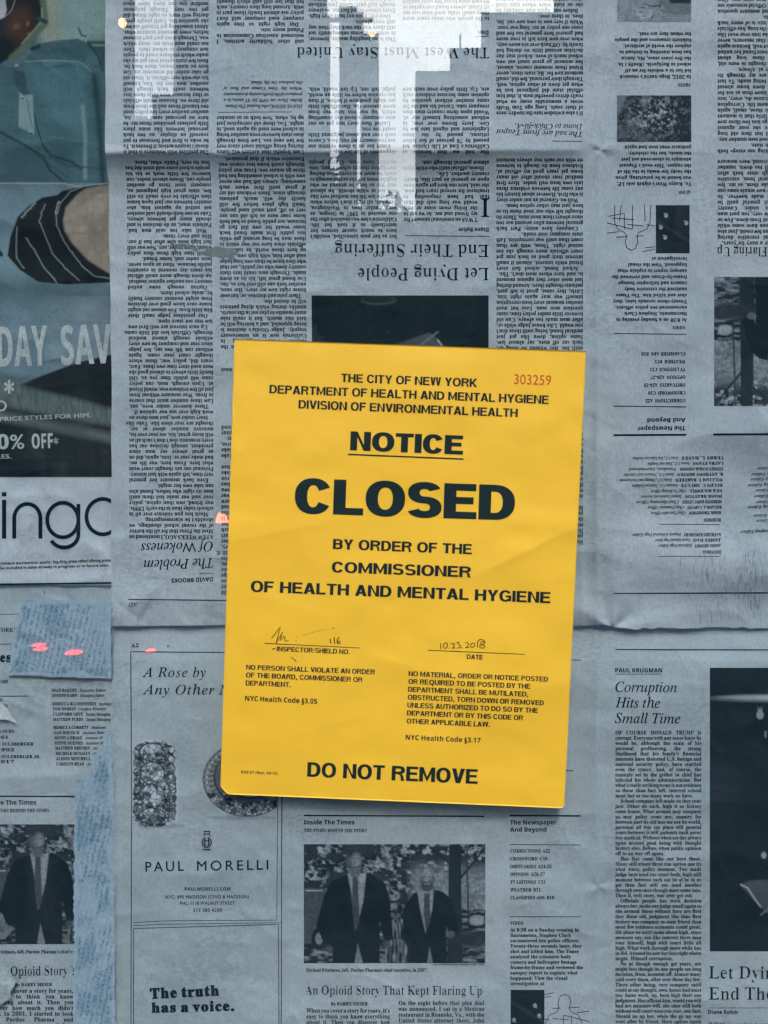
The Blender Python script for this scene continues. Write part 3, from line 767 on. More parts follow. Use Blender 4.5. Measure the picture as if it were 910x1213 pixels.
def h3(X, Y):
    return 1.3*ridge(Y-216, 40, 10)+.8*ridge(Y-(560-.05*X), 30, 20)+.7*ridge(X-70-.2*(Y-600), 20, 9)*(Y > 540)+.9*ridge(Y-688, 20, 10)+crumple(X, Y, 50, 2.5)+creases(X, Y, 6, 34, (-10, 135, -10, 690), .6)+creases(X, Y, 16, 16, (0, 135, 560, 690), 1.0)
def h4(X, Y):
    return 4.6*np.clip((Y-715)/80, 0, 1)+1.0*ridge((Y-800)-(X-10)*.9, 16, 16)*np.clip((Y-740)/60, 0, 1)+crumple(X, Y, 70, 1.7)+creases(X, Y, 7, 26, (-10, 135, 690, 1220), .7)
page_right = Sheet('newspaper_sheet', 132, 1000, 728, 1300, .0184, h2, M_paper2,
   label='upright newspaper spread along the bottom, with the rose headline, ring advert and two suited men', cat='newspaper')
page_ll = Sheet('newspaper_sheet', -90, 134, 690, 1300, .0180, h4, M_paper2,
   label='upright newspaper page at the lower left, half covered by the long blue-grey strip', cat='newspaper')
page_ad = Sheet('newspaper_sheet', -90, 140, -90, 693, .0172, h3, M_paper2,
   label='newspaper page at the left edge carrying the clothing sale advert with denim shirt', cat='newspaper')
page_top = Sheet('newspaper_sheet', 132, 1000, -90, 742, .0160, h1, M_paper, warp=warp1, edge=e1,
   label='upside-down newspaper opinion spread filling the top behind the yellow notice', cat='newspaper')

# ---- upside-down opinion spread
T = page_top
INTRO_A = "A FEW WEEKS AGO, I mentioned on Meet the Press that for all the horror of the recent school shootings, we shouldn't be scaremongering. There's much less gun violence ever all in schools today than in the early 1990s."
INTRO_A2 = "The problem with wokeness is that it doesn't inspire action; it freezes it. To be woke is first and foremost to put yourself on display."
column(T, 153, 253, 634, 186, 6.72, True, INTRO_A, part='article_text')
column(T, 153, 253, 178, -80, 6.75, True, INTRO_A2)
I = Ink()
I.line('DAVID BROOKS', (252, 683.5), (203, 685.5), 5, 'bold'); I.on(T, 'byline')
I = Ink(); I.line('The Problem', (252, 661), (170, 664), 11.5, 'italic'); I.line('Of Wokeness', (252, 641.5), (167, 644), 11.5, 'italic'); I.on(T, 'headline')
I = Ink(); I.stroke([(152, 710), (300, 711.5)], 1.1); I.stroke([(727, 703), (990, 702)], 1.3); I.stroke([(236, 679), (252, 679)], .7)
I.stroke([(264, 133), (350, 132.5)], .6); I.stroke([(480, 279), (580, 280)], .6); I.stroke([(564, 43), (580, 43)], .6); I.stroke([(654, 167), (690, 167.5)], .6)
I.stroke([(727, 395), (813, 396)], .8); I.stroke([(727, 481), (813, 482)], .9); I.stroke([(727, 515.5), (813, 515)], 2.2); I.stroke([(845, 514.5), (1000, 514)], 2.2)
I.stroke([(781, 621), (853, 621.5)], .6); I.stroke([(780, 659), (853, 659)], .6); I.on(T, 'rule_lines')
I = Ink(); I.line('A27', (163, 714), (152, 714.5), 4.5, 'italic'); I.on(T, 'page_number')
column(T, 262, 364, 700, 502, 6.75, True, "officials and a few patients should")
column(T, 262, 364, 436, 432, 6.75, True, "suffer-")
column(T, 262, 364, 409, 184, 6.75, True, "doctors for a documentary on the subject. What's happening in California now is an unnecessary tragedy. Judge Ottolia's decision is being appealed, and a hearing will be held this month. But it could take many months to play out in the courts, months during which dying patients will be denied the option to mitigate their pain and distress.")
column(T, 262, 364, 178, 137, 6.75, True, "I am hopeful that doctors will listen", para=.05)
column(T, 262, 364, 47, -80, 6.75, True, "and other Solidarity activists, I welcomed American Communism in Poland")
I = Ink(); I.words(['DIANE', 'REHM,', 'who', 'hosted', 'The', 'Diane'], (362, 124), 90, 5.6, 'bital', math.pi, True)
I.words(['Rehm', 'Show', 'on', 'NPR', 'for', '37', 'years,', 'is', 'a'], (362, 117), 92, 5.6, 'bital', math.pi)
I.words(['producer', 'of', 'the', 'forthcoming', 'documentary'], (362, 110), 92, 5.6, 'bital', math.pi)
I.words(['When', 'My', 'Time', 'Comes', 'and', 'host', 'of'], (362, 103), 92, 5.6, 'bital', math.pi); I.words(['the', 'podcast', 'On', 'My', 'Mind.'], (362, 96), 92, 5.6, 'bital', math.pi, False); I.on(T, 'author_note')
column(T, 369, 471, 278, 184, 6.75, True, "her as her pain intensified, wouldn't have to watch cancer torture her mercilessly as it took her life. California's law was modeled after the one enacted in 1997 in Oregon, as were similar laws in Washington, Vermont,")
column(T, 369, 471, 178, 98, 6.75, True, "Opponents of the law say")
column(T, 369, 471, 44, -80, 6.75, True, "This is no laughing matter, however, in order to discuss subsequently")
I = Ink(); I.line('The West Must Stay United', (580, 56.5), (356, 56), 12.5, 'head'); I.line('End Their Suffering', (579, 290), (398, 289), 14.5, 'head'); I.line('Let Dying People', (579, 317.5), (425, 318), 14.5, 'head')
I.on(T, 'headline')
column(T, 479, 580, 258, 184, 6.75, True, "T WAS an emotional moment for my friend and for me. As we sat in the living room of her home in California, she told me that the breast cancer that had been responding to treatment for several years had now, she said,", skip=((234, 260),))
column(T, 479, 566, 258, 236, 6.75, True, "T WAS an emotional moment for my friend and me. As we sat in the living room", para=0)
column(T, 479, 580, 178, 98, 6.75, True, "She told me that because of California's End of Life Option Act passed by 76 percent of her fellow citizens, passed by the State Legislature and signed into law by Gov. Jerry Brown")
column(T, 479, 580, 20, -80, 6.75, True, "to the people who")
I = Ink(); I.line('I', (580, 235), (570, 235), 22, 'head'); I.on(T, 'drop_cap')
I = Ink(); I.line('Diane Rehm', (579, 269.5), (544, 269.5), 5, 'bold'); I.line('Don', (579, 36), (567, 36), 5, 'bold'); I.on(T, 'byline')
column(T, 588, 691, 640, 184, 6.75, True, "He then went on to the public funds to pay for private travel; Ben Carson of Housing and Urban Development, with his dining set; and Steve")
column(T, 588, 691, 132, -80, 6.75, True, "It's also a window into the tawdry; ness of their souls. Long ago Tom Wolfe wrote a memorable essay on what really drives powerful men.")
I = Ink(); I.line('The sad arc from Teapot', (690, 156), (588, 153), 6.5, 'italic'); I.line('Dome to Chick-fil-A.', (690, 147), (610, 146.5), 6.5, 'italic'); I.on(T, 'headline')
bulb_room().put(T, 370, 350, flip=True)
# fainter page at the right
I = Ink(); I.line('The Newspaper', (812, 504.5), (755, 505.5), 5.2, 'bold'); I.line('And Beyond', (812, 495), (767, 495.5), 5.2, 'bold'); I.on(T, 'section_heading')
IDX = ['CORRECTIONS  A22', 'CROSSWORD  C10', 'OBITUARIES  A24-25', 'OPINION  A26-27', 'TV LISTINGS  C11', 'WEATHER  B11', 'CLASSIFIED ADS  B10']
WID = [47, 44, 49, 41, 42, 36, 52]
I = Ink()
for k, (s_, wd) in enumerate(zip(IDX, WID)): I.line(s_, (812, 472.5-k*9.25), (812-wd, 472.8-k*9.25), 4, 'bserif')
I.on(T, 'index_list')
I = Ink(); I.line('VIDEO', (812, 386), (797, 386), 4, 'roman'); I.line('AUDIO', (818, 225.5), (804, 226), 4, 'roman'); I.line('PHOTO', (818, 98.5), (803, 98.5), 4, 'roman'); I.on(T, 'section_heading')
column(T, 728, 814, 377, 304, 7.25, True, "At 8:38 on a Sunday evening in Sacramento, Stephen Clark encountered two police officers. Twenty-three seconds later, they shot and killed him. The Times analyzed the extensive body camera and helicopter footage frame-by-frame and reviewed the autopsy report to explain what happened. View the visual investigation at nytimes.com/video.", face='bserif', ragged=True, para=0, size=6.3)
column(T, 733, 819, 216, 172, 7.25, True, "Ye, Kanye West's eighth solo LP, was bound to be polarizing, given the rocky few weeks in the life of the rapper. This week's Popcast attempts to close-read not just the music, but the celebrity. podcasts", face='bserif', ragged=True, para=0, size=6.3)
column(T, 733, 819, 89, 32, 7.25, True, "In 2012, Bega Antón's research led her to a website for an elf school in Reykjavik. (Really.) In the five years since, Ms. Antón has been traveling to Iceland to explore the world of mythical, folkloric creatures and the people for whom they are real. nytimes.com/lens", face='bserif', ragged=True, para=0, size=6.3)
crowd_pic().put(T, 731, 113, flip=True); hand_pic().put(T, 731, -28, flip=True); night_pic().put(T, 777, 243, flip=True)
def body_diagram(I, ox, oy, f):
    q = lambda pts: [(ox+f*x, oy+f*y) for x, y in pts]
    for pts in ([(18, 22), (17, 14), (20, 6), (26, 4), (31, 7), (33, 14), (31, 22)], [(18, 22), (16, 26), (6, 30), (2, 38), (1, 60)], [(31, 22), (34, 26), (42, 30), (46, 38), (46, 60)],
                [(8, 40), (9, 60)], [(40, 40), (38, 60)], [(24, 30), (24, 60)], [(10, 22), (20, 21)], [(30, 21), (44, 20)], [(40, 27), (56, 25)], [(24, 30), (56, 38)], [(10, 34), (30, 36)], [(-4, 34), (6, 36)], [(22, 42), (50, 44)], [(34, 30), (34, 50), (54, 46)], [(-4, 5), (12, 2)], [(-4, 8), (8, 7)]):
        I.stroke(q(pts), .75)
I = Ink(); body_diagram(I, 772, 300, -.95); I.on(T, 'line_drawing')
two_men(218, 153).put(T, 846, 328, flip=True)
column(T, 850, 951, 286, 186, 6.9, True, "When you cover a story for years, it's easy"); column(T, 850, 951, 177, -80, 6.9, True, "ordered in making one excep-")
I = Ink(); I.line('An Opioid Story That Kept Flaring Up', (1061, 293), (850, 293), 10.5, 'head'); I.on(T, 'headline')
NAMES = [('TERRY L. HAYES', 'Senior V.P., Real Estate and Facilities', 108), ('LAURA EVANS', 'Senior V.P., Data and Insights', 90), ('STEPHEN DUNBAR-JOHNSON', 'President, International', 112), ('R. ANTHONY BENTEN', 'Senior V.P., Treasurer and Controller', 118),
 ('WILLIAM T. BARDEEN', 'Senior V.P., Strategy and Development', 122), ('ELLEN C. SHULTZ', 'Executive V.P., Talent and Inclusion', 107), ('NICK ROCKWELL', 'Chief Technology Officer', 85), ('DIANE BRAYTON', 'General Counsel and Secretary', 96), ('MEREDITH KOPIT LEVIEN', 'Chief Operating Officer', 102), ('ROLAND A. CAPUTO', 'Chief Financial Officer', 88), ('MARK THOMPSON', 'Chief Executive Officer', 84)]
I = Ink()
for k, (a, b, wd) in enumerate(NAMES):
    x = 857.5-k*.28; y = 540.5+k*6.5; c = wd*.46 if len(a) > 12 else wd*.40
    I.line(a, (x, y), (x-c, y+.4), 3.6, 'bserif'); I.line(b, (x-c-4, y+.4), (x-wd, y+1), 3.6, 'bital')
for y, a, b, wd in ((614, 'BUSINESS', '', 20), (631.5, 'KATHLEEN KINGSBURY', 'Deputy Editorial Page Editor', 105), (638, 'JAMES DAO', 'Deputy Editorial Page Editor', 78), (644.5, 'JAMES BENNET', 'Editorial Page Editor', 74), (652, 'EDITORIAL', '', 22)):
    x = 854; c = wd if not b else wd*.42
    I.line(a, (x, y), (x-c, y+.3), 3.7, 'bserif')
    if b: I.line(b, (x-c-3, y), (x-wd, y+.6), 3.6, 'bital')
for k, (x, y) in enumerate(((897, 552), (890, 559), (889, 565), (886, 572), (895, 578), (893, 585), (896, 592), (885, 598), (892, 608), (896, 614), (877, 627))):
    I.line('Managing Editor' if k % 2 else 'Deputy Managing Editor', (x+45 if k % 2 else x+62, y), (x, y+1.5), 3.7, 'bital')
I.on(T, 'names_list')
# scraped patch where the ink was torn away
m = Canvas(116, 40, 0, 1.0)
m.A[:] = np.array([.20, .25, .255]); m.A *= (.75+.5*fbm(m.X/6, m.Y/3, 3))[..., None]
f = lambda px, py: (np.abs((py-285-(px-203)*.21) - 3-5*(vnoise(px/9, py*0, 2)-.5)) < 1.5+5*np.clip((px-203)/60, 0, 1)*vnoise(px/5, py/5, 4)) & (px < 279) & (px > 203) & ((px < 236) | (px > 240+(py-290)*.6)) | ((np.hypot((px-262)/22, (py-298)/7) < .75+.3*vnoise(px/4, py/3, 9)))
m.put(T, 200, 276, 'scraped_patch', grey=False, eps=.3, clip=f, label='dark grey scuffed patch where the print is rubbed off')
# vertical smears in the lower right
I = Ink(); r = np.random.RandomState(9)
for k in range(170):
    x = r.choice([830, 848, 876, 884, 893, 900])+r.randn()*9; y = 650+r.rand()*82; l = 1.5+r.rand()*6
    if x < 985: I.stroke([(x, y), (x, min(y+l*1.6, 738))], .25+.35*r.rand())
tag(I.on(T, 'ink_smears', M_inkg), kind='stuff')

# ---- upright spread
B = page_right
I = Ink(); I.line('A2', (155.5, 767), (164.5, 766.5), 4.5, 'bserif'); I.line('N', (198, 767), (201, 767), 2.6, 'bserif'); I.on(B, 'page_number')
I = Ink(); I.stroke([(155, 1300), (155.5, 1098), (156, 950), (155, 772), (340, 773.5)], .9)
I.stroke([(158, 1093), (180, 1091.5), (210, 1090.5), (328, 1090), (329, 940)], .6); I.stroke([(158, 1096.5), (190, 1095), (333, 1093)], .6); I.stroke([(158, 1300), (158.5, 1100), (190, 1099), (330, 1095), (331, 1300)], .8); I.stroke([(334, 930), (333, 1300)], .9)
I.stroke([(360, 966), (574, 967)], 1.6); I.stroke([(604, 966), (688, 966.5)], 1.8); I.stroke([(604, 1000.5), (688, 1001)], .7); I.stroke([(604, 1086), (688, 1086)], .7)
I.stroke([(729, 769.5), (1000, 770)], 1.3); I.stroke([(662, 781.5), (688, 782)], 1.0); I.stroke([(729, 798.5), (784, 798.5)], .6); I.stroke([(839, 1194), (1000, 1194)], .5); I.stroke([(660, 913), (679, 913)], 1.0)
I.on(B, 'rule_lines')
I = Ink(); I.line('A Rose by', (168.5, 802), (244, 802), 11.5, 'italic', .06); I.line('Any Other Name', (168.5, 822.5), (306, 823), 11.5, 'italic', .05)
I.on(B, 'headline')
jewel_band().put(B, 156.5, 876, 'jewellery_picture'); ring_pic().put(B, 239, 877, 'jewellery_picture', clip=lambda x, y: x < 328)
I = Ink()
I.stroke([(241, 985), (249, 985)], 1.4); I.stroke([(242, 988), (248, 988)], 1.2); I.stroke([(242, 985), (242, 991)], 1); I.stroke([(248, 985), (248, 991)], 1)
for k in range(2): I.stroke([(245+(5.5-2*k)*math.cos(a), 998+(5.8-1.6*k)*math.sin(a)) for a in np.arange(-1.2, 4.5, .3)], 1.3-.5*k)
I.stroke([(243, 992), (243, 1002)], 1.2); I.stroke([(247, 992), (247, 1002)], 1.2); I.stroke([(242, 996), (248, 996)], 1); I.stroke([(240.5, 1006.5), (249.5, 1006.5)], 1.6); I.on(B, 'crown_emblem')
I = Ink(); I.line('PAUL', (172.5, 1032.5), (218, 1031.5), 11.5, 'light', .16); I.line('MORELLI', (233.5, 1031.5), (318, 1030), 11.5, 'light', .16)
I.line('PAULMORELLI.COM', (219, 1055), (273, 1055), 4, 'bold', .06); I.line('NYC: 895 MADISON (72ND & MADISON)', (196, 1064.5), (295, 1064), 3.9, 'sans', .06)
I.line('PHL: 1118 WALNUT STREET', (213.5, 1072), (278, 1071.5), 3.9, 'sans', .07); I.line('212 585 4200', (229, 1080), (263, 1080), 3.9, 'sans', .08); I.on(B, 'advert_lettering')
I = Ink(); I.line('The truth', (178, 1183), (260, 1179), 12.5, 'slab'); I.line('has a voice.', (179.5, 1199.5), (278, 1197), 12, 'slab'); I.on(B, 'advert_slogan')
I = Ink(); I.line('Inside The Times', (360, 976.5), (420, 976.5), 5.2, 'bold'); I.line('THE STORY BEHIND THE STORY', (360, 985.5), (435, 985.8), 3.8, 'roman')
I.line('The Newspaper', (604.5, 976.8), (659.5, 976.5), 5.2, 'bold'); I.line('And Beyond', (604.5, 985.3), (647.5, 985), 5.2, 'bold'); I.line('VIDEO', (604.5, 1095.5), (620, 1095.5), 4, 'roman'); I.on(B, 'section_heading')
two_men().put(B, 360, 1000)
I = Ink(); I.line('CARL PETERSON FOR THE NEW YORK TIMES', (512, 1143.5), (574, 1143.5), 1.9, 'sans'); I.line("Michael Friedman, left, Purdue Pharma's chief executive, in 2007.", (362.5, 1151), (507, 1151), 4, 'bserif'); I.on(B, 'caption')
I = Ink(); I.line('An Opioid Story That Kept Flaring Up', (362, 1178), (571, 1178.5), 10.5, 'head'); I.on(B, 'headline')
I = Ink(); I.line('By BARRY MEIER', (392, 1191), (436, 1191), 4, 'bserif'); I.on(B, 'byline')
column(B, 363, 462, 1199.5, 1290, 6.9, False, "When you cover a story for years, it's easy to think you know everything about it. Then you discover how much you didn't know. In 2001, I started to look into", para=0)
column(B, 472, 574, 1190.5, 1290, 6.9, False, "On the night before that plea deal was announced, I sat in a Mexican restaurant in Roanoke, Va., with the United States attorney there, John Brownlee, who had over-", para=0)
I = Ink()
for k, (s_, wd) in enumerate(zip(IDX, WID)): I.line(s_, (604.5, 1010+k*9.2), (604.5+wd, 1010+k*9.2), 4, 'bserif')
I.on(B, 'index_list')
column(B, 604.5, 690, 1103.5, 1170, 6.35, False, "At 8:38 on a Sunday evening in Sacramento, Stephen Clark encountered two police officers. Twenty-three seconds later, they shot and killed him. The Times analyzed the extensive body camera and helicopter footage frame-by-frame and reviewed the autopsy report to explain what happened. View the visual investigation at nytimes.com/video.", face='bserif', ragged=True, para=0, size=6.1)
night_pic().put(B, 605, 1172.5); I = Ink(); body_diagram(I, 645, 1174, .95); I.on(B, 'line_drawing')
I = Ink(); I.line('PAUL KRUGMAN', (729, 796.5), (784.5, 796.5), 5, 'bold'); I.on(B, 'byline')
I = Ink(); I.line('Corruption', (729, 819.5), (802, 820), 12, 'italic'); I.line('Hits the', (729, 838), (782, 838.5), 12, 'italic'); I.line('Small Time', (728.5, 856.5), (806, 857), 12, 'italic'); I.on(B, 'headline')
column(B, 729, 831, 870, 1300, 6.22, False, "OF COURSE DONALD TRUMP is corrupt. Everyone with any sense knew he would be, although the scale of his personal profiteering, the strong likelihood that his family's financial interests have distorted U.S. foreign and national security policy, have startled even the cynics. And, of course, the example set by the grifter in chief has infected his whole administration. But what's really striking to me is not", size=6.5, para=.1)
bulb_room().put(B, 841, 791)
I = Ink(); I.line('Let Dying People', (840, 1159), (994, 1160), 14.5, 'head'); I.line('End Their Suffering', (840, 1184), (1021, 1184.5), 14.5, 'head'); I.on(B, 'headline')
I = Ink(); I.line('Diane Rehm', (839, 1201), (874, 1201.5), 4.8, 'bold'); I.on(B, 'byline')
column(B, 840, 941, 1216, 1300, 6.5, False, "T WAS an emotional moment for my")

# ---- lower left page
L4 = page_ll
I = Ink(); I.stroke([(-60, 728), (22, 727.5)], .7); I.stroke([(-60, 763.5), (14, 763)], .8); I.stroke([(-60, 825), (33, 824.5)], .8); I.stroke([(-60, 943), (90, 943.5)], 1.6); I.stroke([(52.5, 700), (52.5, 704)], .8)
I.on(L4, 'rule_lines')
I = Ink(); I.line('YORK?', (-3, 748.5), (18, 748.5), 5, 'roman'); I.line('The New York Times', (-120, 784), (13, 784), 11.5, 'slab'); I.on(L4, 'masthead')
I = Ink()
for x0, x1, y, a in ((-20, 10, 809, 'SULZBERGER'), (-20, 3, 831, 'OCHS'), (-20, 9, 838, 'ADOLPH OCHS'), (-20, 17, 868, 'ARTHUR OCHS'), (-30, 10, 875, '1935-1961'), (-40, 40, 883, 'ARTHUR OCHS SULZBERGER'), (-30, 17, 890, '1963-1992'), (-40, 48, 898, 'ARTHUR OCHS SULZBERGER JR.'), (-30, 17, 904, '1992-2017')): I.line(a, (x0, y), (x1, y), 3.6, 'bserif')
rows = [(819.5, 'DEAN BAQUET', 'Executive Editor'), (825.5, 'JOSEPH KAHN', 'Managing Editor'), (835.5, 'REBECCA BLUMENSTEIN', 'Deputy Managing'), (841.5, 'TOM BODKIN', 'Creative Director'), (847.8, 'CLIFFORD LEVY', 'Deputy Managing'), (854, 'MATTHEW PURDY', 'Deputy Managing'), (863.5, 'REBECCA CORBETT', 'Assistant'), (869.7, 'SAM DOLNICK', 'Assistant Man'), (875.8, 'MONICA DRAKE', 'Assistant M'), (882, 'STEVE DUENES', 'Assistant M'), (888, 'MATTHEW ERICSON', 'Ass'), (894.3, 'MICHELE MCNALLY', 'Ass'), (900.5, 'ALISON MITCHELL', 'Ass'), (906.8, 'CAROLYN RYAN', 'Ass')]
for k, (y, a, b) in enumerate(rows):
    x = 61+k*.45; c = len(a)*2.75; I.line(a, (x, y), (x+c, y), 3.7, 'bserif'); I.line(b, (x+c+3, y), (min(x+c+3+len(b)*1.95, 132), y-.3), 3.5, 'bital')
I.on(L4, 'names_list')
I = Ink(); I.line('Inside The Times', (-17, 953.5), (43, 953), 5.4, 'bold'); I.line('THE STORY BEHIND THE STORY', (-16, 962.2), (59, 962), 3.9, 'roman'); I.on(L4, 'section_heading')
two_men(215, 142).put(L4, -16, 976.5, clip=lambda x, y: x < 132)
I = Ink(); I.line("Michael Friedman, left, Purdue Pharma's chief executive, in 2007.", (-24, 1129.5), (126, 1129), 4.2, 'bserif'); I.on(L4, 'caption')
I = Ink(); I.line('An Opioid Story T', (-6, 1156), (91, 1155), 11, 'head'); I.on(L4, 'headline')
I = Ink(); I.line('By BARRY MEIER', (18, 1168.5), (62, 1168), 4, 'bserif'); I.on(L4, 'byline')
column(L4, -16, 87, 1176, 1300, 6.8, False, "When you cover a story for years, it's easy to think you know everything about it. Then you discover how much you didn't know. In 2001, I started to look into Purdue Pharma and OxyContin, a company and drug that have since become emblematic", face='bserif', para=0)

# ---- clothing advert
A3 = page_ad
def advert():
    c = Canvas(240, 655, 0, 1.0); X, Y = c.X-90, c.Y-90   # X,Y in photo pixels
    c.X, c.Y = X, Y
    n = fbm(X/30, Y/30, 2); f1_ = fbm(X/7, Y/3, 4)
    c.A[:] = np.array([.10, .17, .20]); c.A *= (.8+.4*n)[..., None]
    # backdrop behind the shirt
    c.blend((Y < 60)*np.clip((X-40)/14, 0, 1), np.array([.24, .36, .36])); c.blend((Y < 60)*np.clip((X-48)/6, 0, 1)*np.clip((80-X)/12, 0, 1)*.7, np.array([.33, .33, .27]))
    c.poly([(104, 48), (140, 48), (140, 216), (128, 90)], np.array([.05, .11, .12]), 4); c.line([(106, 50), (140, 50)], 1.2, np.array([.05, .10, .10])); c.line([(106, 53.5), (140, 53.5)], 3, np.array([.22, .30, .29]))
    c.line([(93, 33), (97, 42), (102, 43)], 2, np.array([.05, .09, .10]), 1.5)
    c.poly([(-90, -90), (60, -90), (52, 8), (50, 25), (38, 45), (22, 62), (0, 76), (-90, 80)], np.array([.012, .018, .026]), 2)
    c.ell(24, 30, 16, 22, np.array([.07, .035, .025]), 14); c.ell(33, 28, 2, 3, np.array([.25, .12, .04]), 2); c.ell(34, 40, 1.5, 1.5, np.array([.25, .12, .04]), 2); c.ell(20, 31, 4, 4, np.array([.16, .07, .04]), 4)
    c.line([(51, 0), (53, 14), (54, 28), (44, 38), (30, 54), (14, 68)], 7, np.array([.12, .17, .12]), 3); c.line([(50, 10), (50, 24), (42, 34), (26, 52)], 2, np.array([.25, .30, .20]), 2); c.line([(46, 22), (54, 26)], 5, np.array([.03, .06, .06]), 2)
    c.poly([(-90, -90), (-4, -90), (8, 12), (6, 20), (-10, 28), (-90, 20)], np.array([.50, .48, .56]), 1.5); c.line([(18, 0), (14, 12), (8, 18)], .8, np.array([.35, .4, .45]))
    # shirt
    den = np.array([.066, .145, .180])
    sh = [(28, 72), (46, 52), (92, 46), (108, 52), (118, 72), (122, 110), (126, 216), (60, 216), (0, 170), (-90, 150), (-90, 90), (0, 76), (16, 80)]
    c.poly(sh, den[None, None]*(.75+.55*n+.25*(f1_-.5))[..., None], 2.5)
    c.poly([(30, 72), (46, 54), (92, 48), (108, 54), (100, 74), (60, 71)], den*.9, 3)
    c.line([(30, 73), (62, 71.5), (94, 73), (108, 84)], 1.4, np.array([.20, .30, .36]), 1.6); c.line([(104, 50), (116, 66), (122, 84)], 2, den*.35, 2.5); c.line([(44, 53), (70, 48), (92, 47)], 1, den*.5, 1.5)
    c.line([(38, 58), (46, 55)], 5, den*.3, 2); c.poly([(34, 78), (96, 75), (104, 120), (98, 160), (62, 140)], den*1.35, 12)
    c.line([(28, 86), (30, 104), (38, 124), (44, 150), (49, 167)], 1.2, np.array([.012, .03, .04]), .9)
    c.poly([(23, 110), (39, 113), (41, 160), (22, 150)], np.array([.25, .36, .40]), 2); c.line([(32, 118), (38, 150)], .8, den*.6)
    c.poly([(14, 80), (28, 86), (34, 110), (28, 114), (18, 100)], den*.65, 3)
    for x, y in ((20, 78), (26, 115), (37, 156)): c.ell(x, y, 2.2, 2.2, np.array([.35, .42, .45]), .8).ell(x+.4, y+1.6, 1.8, .7, den*.2, .6)
    c.line([(98, 126), (101, 160), (101, 210)], 4, np.array([.23, .32, .36]), 4)
    c.poly([(-90, 120), (0, 152), (52, 188), (70, 216), (-90, 216)], den*.85, 5); c.line([(-20, 146), (30, 172), (52, 186), (58, 200), (76, 216)], 2.2, den*.25, 2.5)
    c.line([(50, 170), (60, 184), (86, 192), (96, 200)], 2.2, den*.3, 3); c.line([(58, 186), (80, 196), (124, 200)], 1.4, den*.5, 3); c.line([(40, 182), (80, 210)], 1, den*.4, 2); c.line([(112, 90), (118, 150), (122, 216)], 6, den*.45, 6)
    # second picture
    c.blend((Y > 216.5)*1., np.array([.18, .27, .34])*1.0); c.blend((Y > 216.5)*np.clip((n-.35)*2, 0, .6), np.array([.25, .36, .44]))
    c.blend((Y > 216.5)*np.clip(1-np.abs(Y-336-.15*X)/26, 0, 1)*.7, np.array([.09, .17, .20])); c.line([(-90, 217), (76, 217), (90, 221), (135, 217)], 1.6, np.array([.42, .5, .54]), 1)
    c.blend((Y > 350)*np.clip((X-60)/40, 0, 1)*.4, np.array([.28, .33, .40]))
    c.blend(np.clip((Y-325)/30, 0, 1)*np.clip((-Y+560)/30, 0, 1)*np.clip((20-X)/40, 0, 1)*.6, np.array([.07, .12, .14]))
    c.poly([(74, 226), (92, 222), (140, 216), (140, 334), (80, 337), (46, 334), (24, 320), (9, 303), (12, 282), (21, 257), (34, 244), (50, 234), (68, 231)], np.array([.010, .018, .024]), 1.2)
    c.poly([(92, 230), (102, 223), (140, 216), (140, 330), (120, 318), (104, 308), (84, 286), (77, 274), (75, 262), (78, 246)], np.array([.36, .30, .255])[None, None]*(.7+.6*fbm(X/10, Y/10, 7))[..., None], 3)
    c.blend(np.exp(-((X-118)/12)**2-((Y-282)/16)**2)*.4, np.array([.12, .11, .10]))
    for pts, wd in (([(26, 257), (36, 246), (42, 241)], 2.2), ([(20, 270), (19, 290), (20, 305), (28, 318)], 1.4), ([(31, 282), (40, 295), (52, 316), (68, 335)], 1.5), ([(54, 242), (49, 252), (47, 264), (54, 280), (62, 300), (78, 318), (94, 332)], 1.3), ([(98, 222), (84, 226), (72, 240), (66, 252), (67, 266), (75, 284), (86, 300), (98, 316), (112, 327), (130, 330)], 1.2)):
        pts = np.array(pts, float); j = []
        for k in range(len(pts)-1):
            for t_ in np.linspace(0, 1, 5): j.append(tuple(pts[k]*(1-t_)+pts[k+1]*t_+RS.randn(2)*.35))
        c.line(j, wd, np.array([.26, .29, .28]), .9)
    c.line([(70, 240), (67, 252)], 3.6, np.array([.35, .38, .36]), .8); c.line([(70, 241), (67.5, 251)], 1.4, np.array([.01, .02, .03]), .6)
    c.line([(-6, 290), (2, 302)], 4, np.array([.01, .02, .03]), 1.5)
    # black panel with a pale diagonal band of cloth
    c.poly([(20, 456), (90, 430), (140, 418), (140, 580), (-90, 580), (-90, 470)], np.array([.014, .024, .030]), 2)
    c.poly([(-90, 430), (40, 447), (20, 458), (-90, 480)], np.array([.11, .17, .19]), 8)
    c.poly([(-90, 440), (20, 456), (80, 470), (140, 486), (140, 506), (80, 496), (0, 480), (-90, 475)], np.array([.13, .17, .175])[None, None]*(.6+.8*fbm(X/3, Y/14, 3))[..., None], 7)
    c.blend(np.clip(1-np.abs(Y-492-.2*X)/10, 0, 1)*(Y > 450)*.7, np.array([.20, .24, .24])); c.blend((Y > 500)*np.clip((n-.45)*2.4, 0, .5)*np.clip((X+20)/60, .3, 1), np.array([.06, .085, .085]))
    c.A *= (.78+.14*vnoise(X/1.3, Y/1.3, 3))[..., None]
    c.X, c.Y = X+90, Y+90
    return c
advert().put(A3, -90, -90, 'advert_picture', grey=False)
I = Ink(); I.line('HOLIDAY', (-78, 436), (57, 432.5), 47, 'cond'); I.line('SAVINGS', (73, 432), (212, 427), 46, 'cond'); I.on(A3, 'sale_lettering', M_knockd, eps=.34)
